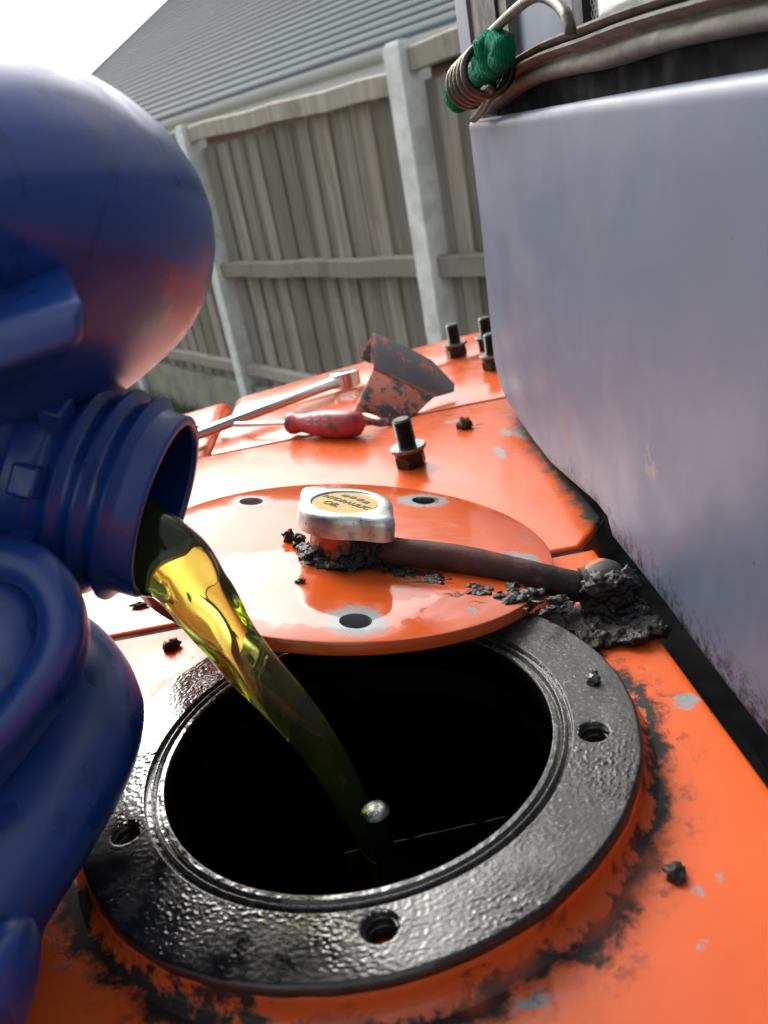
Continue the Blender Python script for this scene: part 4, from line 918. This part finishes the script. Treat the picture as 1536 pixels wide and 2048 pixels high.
mb = MB(); pillow(mb, [(-40, 1082), (45, 1090), (105, 1130), (145, 1190), (161, 1255), (158, 1330), (135, 1395), (80, 1465), (0, 1570), (-140, 1700), (-500, 1750), (-900, 1600), (-950, 1200), (-500, 1080)], 0.205, 0.020, (0, 1290), 2.6)
pillow(mb, [(-60, 1850), (0, 1842), (42, 1852), (62, 1890), (66, 1950), (55, 2010), (30, 2080), (-60, 2150), (-300, 2120), (-400, 1950), (-260, 1840)], 0.180, 0.012, (-20, 1960), 2.4)
bead = bez([atd(x, y, .1885) for x, y in ((-140, 1120), (-20, 1116), (60, 1132), (108, 1180), (124, 1240), (112, 1305), (70, 1372), (-10, 1468), (-150, 1600))], 8)
tube(mb, bead, 0.0052, 20)
mb.build('body_rib', M_BLUE, jug, 60)

# ================================================================== POURING OIL
def m_oil():
    t = NT('golden_oil'); t.set(base=(0.82, 0.92, 0.40), rough=0.0, trans=0.98, ior=1.47, spec=0.5)
    va = t.n('ShaderNodeVolumeAbsorption'); va.inputs['Color'].default_value = (0.75, 0.78, 0.03, 1); va.inputs['Density'].default_value = 75.0
    t.l(va.outputs[0], t.out.inputs['Volume']); return t.m
path = [JM - JA * 0.050 + JD * 0.0165, JM - JA * 0.026 + JD * 0.0140, JM - JA * 0.009 + JD * 0.0125, atd(345, 1128, 0.2385), atd(398, 1196, 0.241), atd(468, 1290, 0.245), atd(564, 1398, 0.250), atd(650, 1510, 0.258), atd(706, 1607, 0.266), atd(750, 1690, 0.274)]
wid = [0.0150, 0.0150, 0.0138, 0.0122, 0.0102, 0.0082, 0.0069, 0.0062, 0.0058, 0.0056]
thk = [0.0070, 0.0085, 0.0100, 0.0095, 0.0078, 0.0064, 0.0062, 0.0062, 0.0062, 0.0062]
endp = path[-1].copy(); endp2 = endp + (path[-1] - path[-2]).normalized() * 0.05; endp2.z = -0.113; path.append(endp2); wid.append(0.0064); thk.append(0.0062)
N_ = 14; pc = bez(path, N_)
def interp(a, u):
    i = min(int(u), len(a) - 2); f = u - i; f = f * f * (3 - 2 * f) * 0.5 + f * 0.5; return a[i] * (1 - f) + a[i + 1] * f
NS = 72; vs = []; fs = []; M_ = len(pc); Ltot = 0.0
for j, p in enumerate(pc):
    u = j / N_; t = (pc[min(j + 1, M_ - 1)] - pc[max(j - 1, 0)]).normalized()
    e1 = t.cross(CF).normalized(); e2 = e1.cross(t)
    if j: Ltot += (p - pc[j - 1]).length
    w_, h_ = interp(wid, u), interp(thk, u); amp = max(0, 1 - abs(u - 4.0) / 3.2)
    for i in range(NS):
        a = 2 * math.pi * i / NS
        k = 1 + amp * (0.07 * math.sin(3 * a + Ltot * 95 + 0.6) + 0.045 * math.sin(5 * a - Ltot * 150) + 0.05 * math.sin(2 * a + Ltot * 60)) + 0.02 * math.sin(2 * a + Ltot * 70)
        vs.append(p + e1 * math.cos(a) * w_ * k + e2 * math.sin(a) * h_ * k)
for j in range(M_ - 1):
    for i in range(NS): k = (i + 1) % NS; fs.append((j * NS + i, j * NS + k, (j + 1) * NS + k, (j + 1) * NS + i))
fs += [tuple(reversed(range(NS))), tuple(range((M_ - 1) * NS, M_ * NS))]
oil = mk('oil_stream', vs, fs, m_oil(), None, 180)
bmx = bmesh.new(); bmx.from_mesh(oil.data); bmesh.ops.recalc_face_normals(bmx, faces=bmx.faces); bmx.to_mesh(oil.data); bmx.free()
tag(oil, 'clear golden stream of oil falling from the jug mouth into the tank', 'oil')
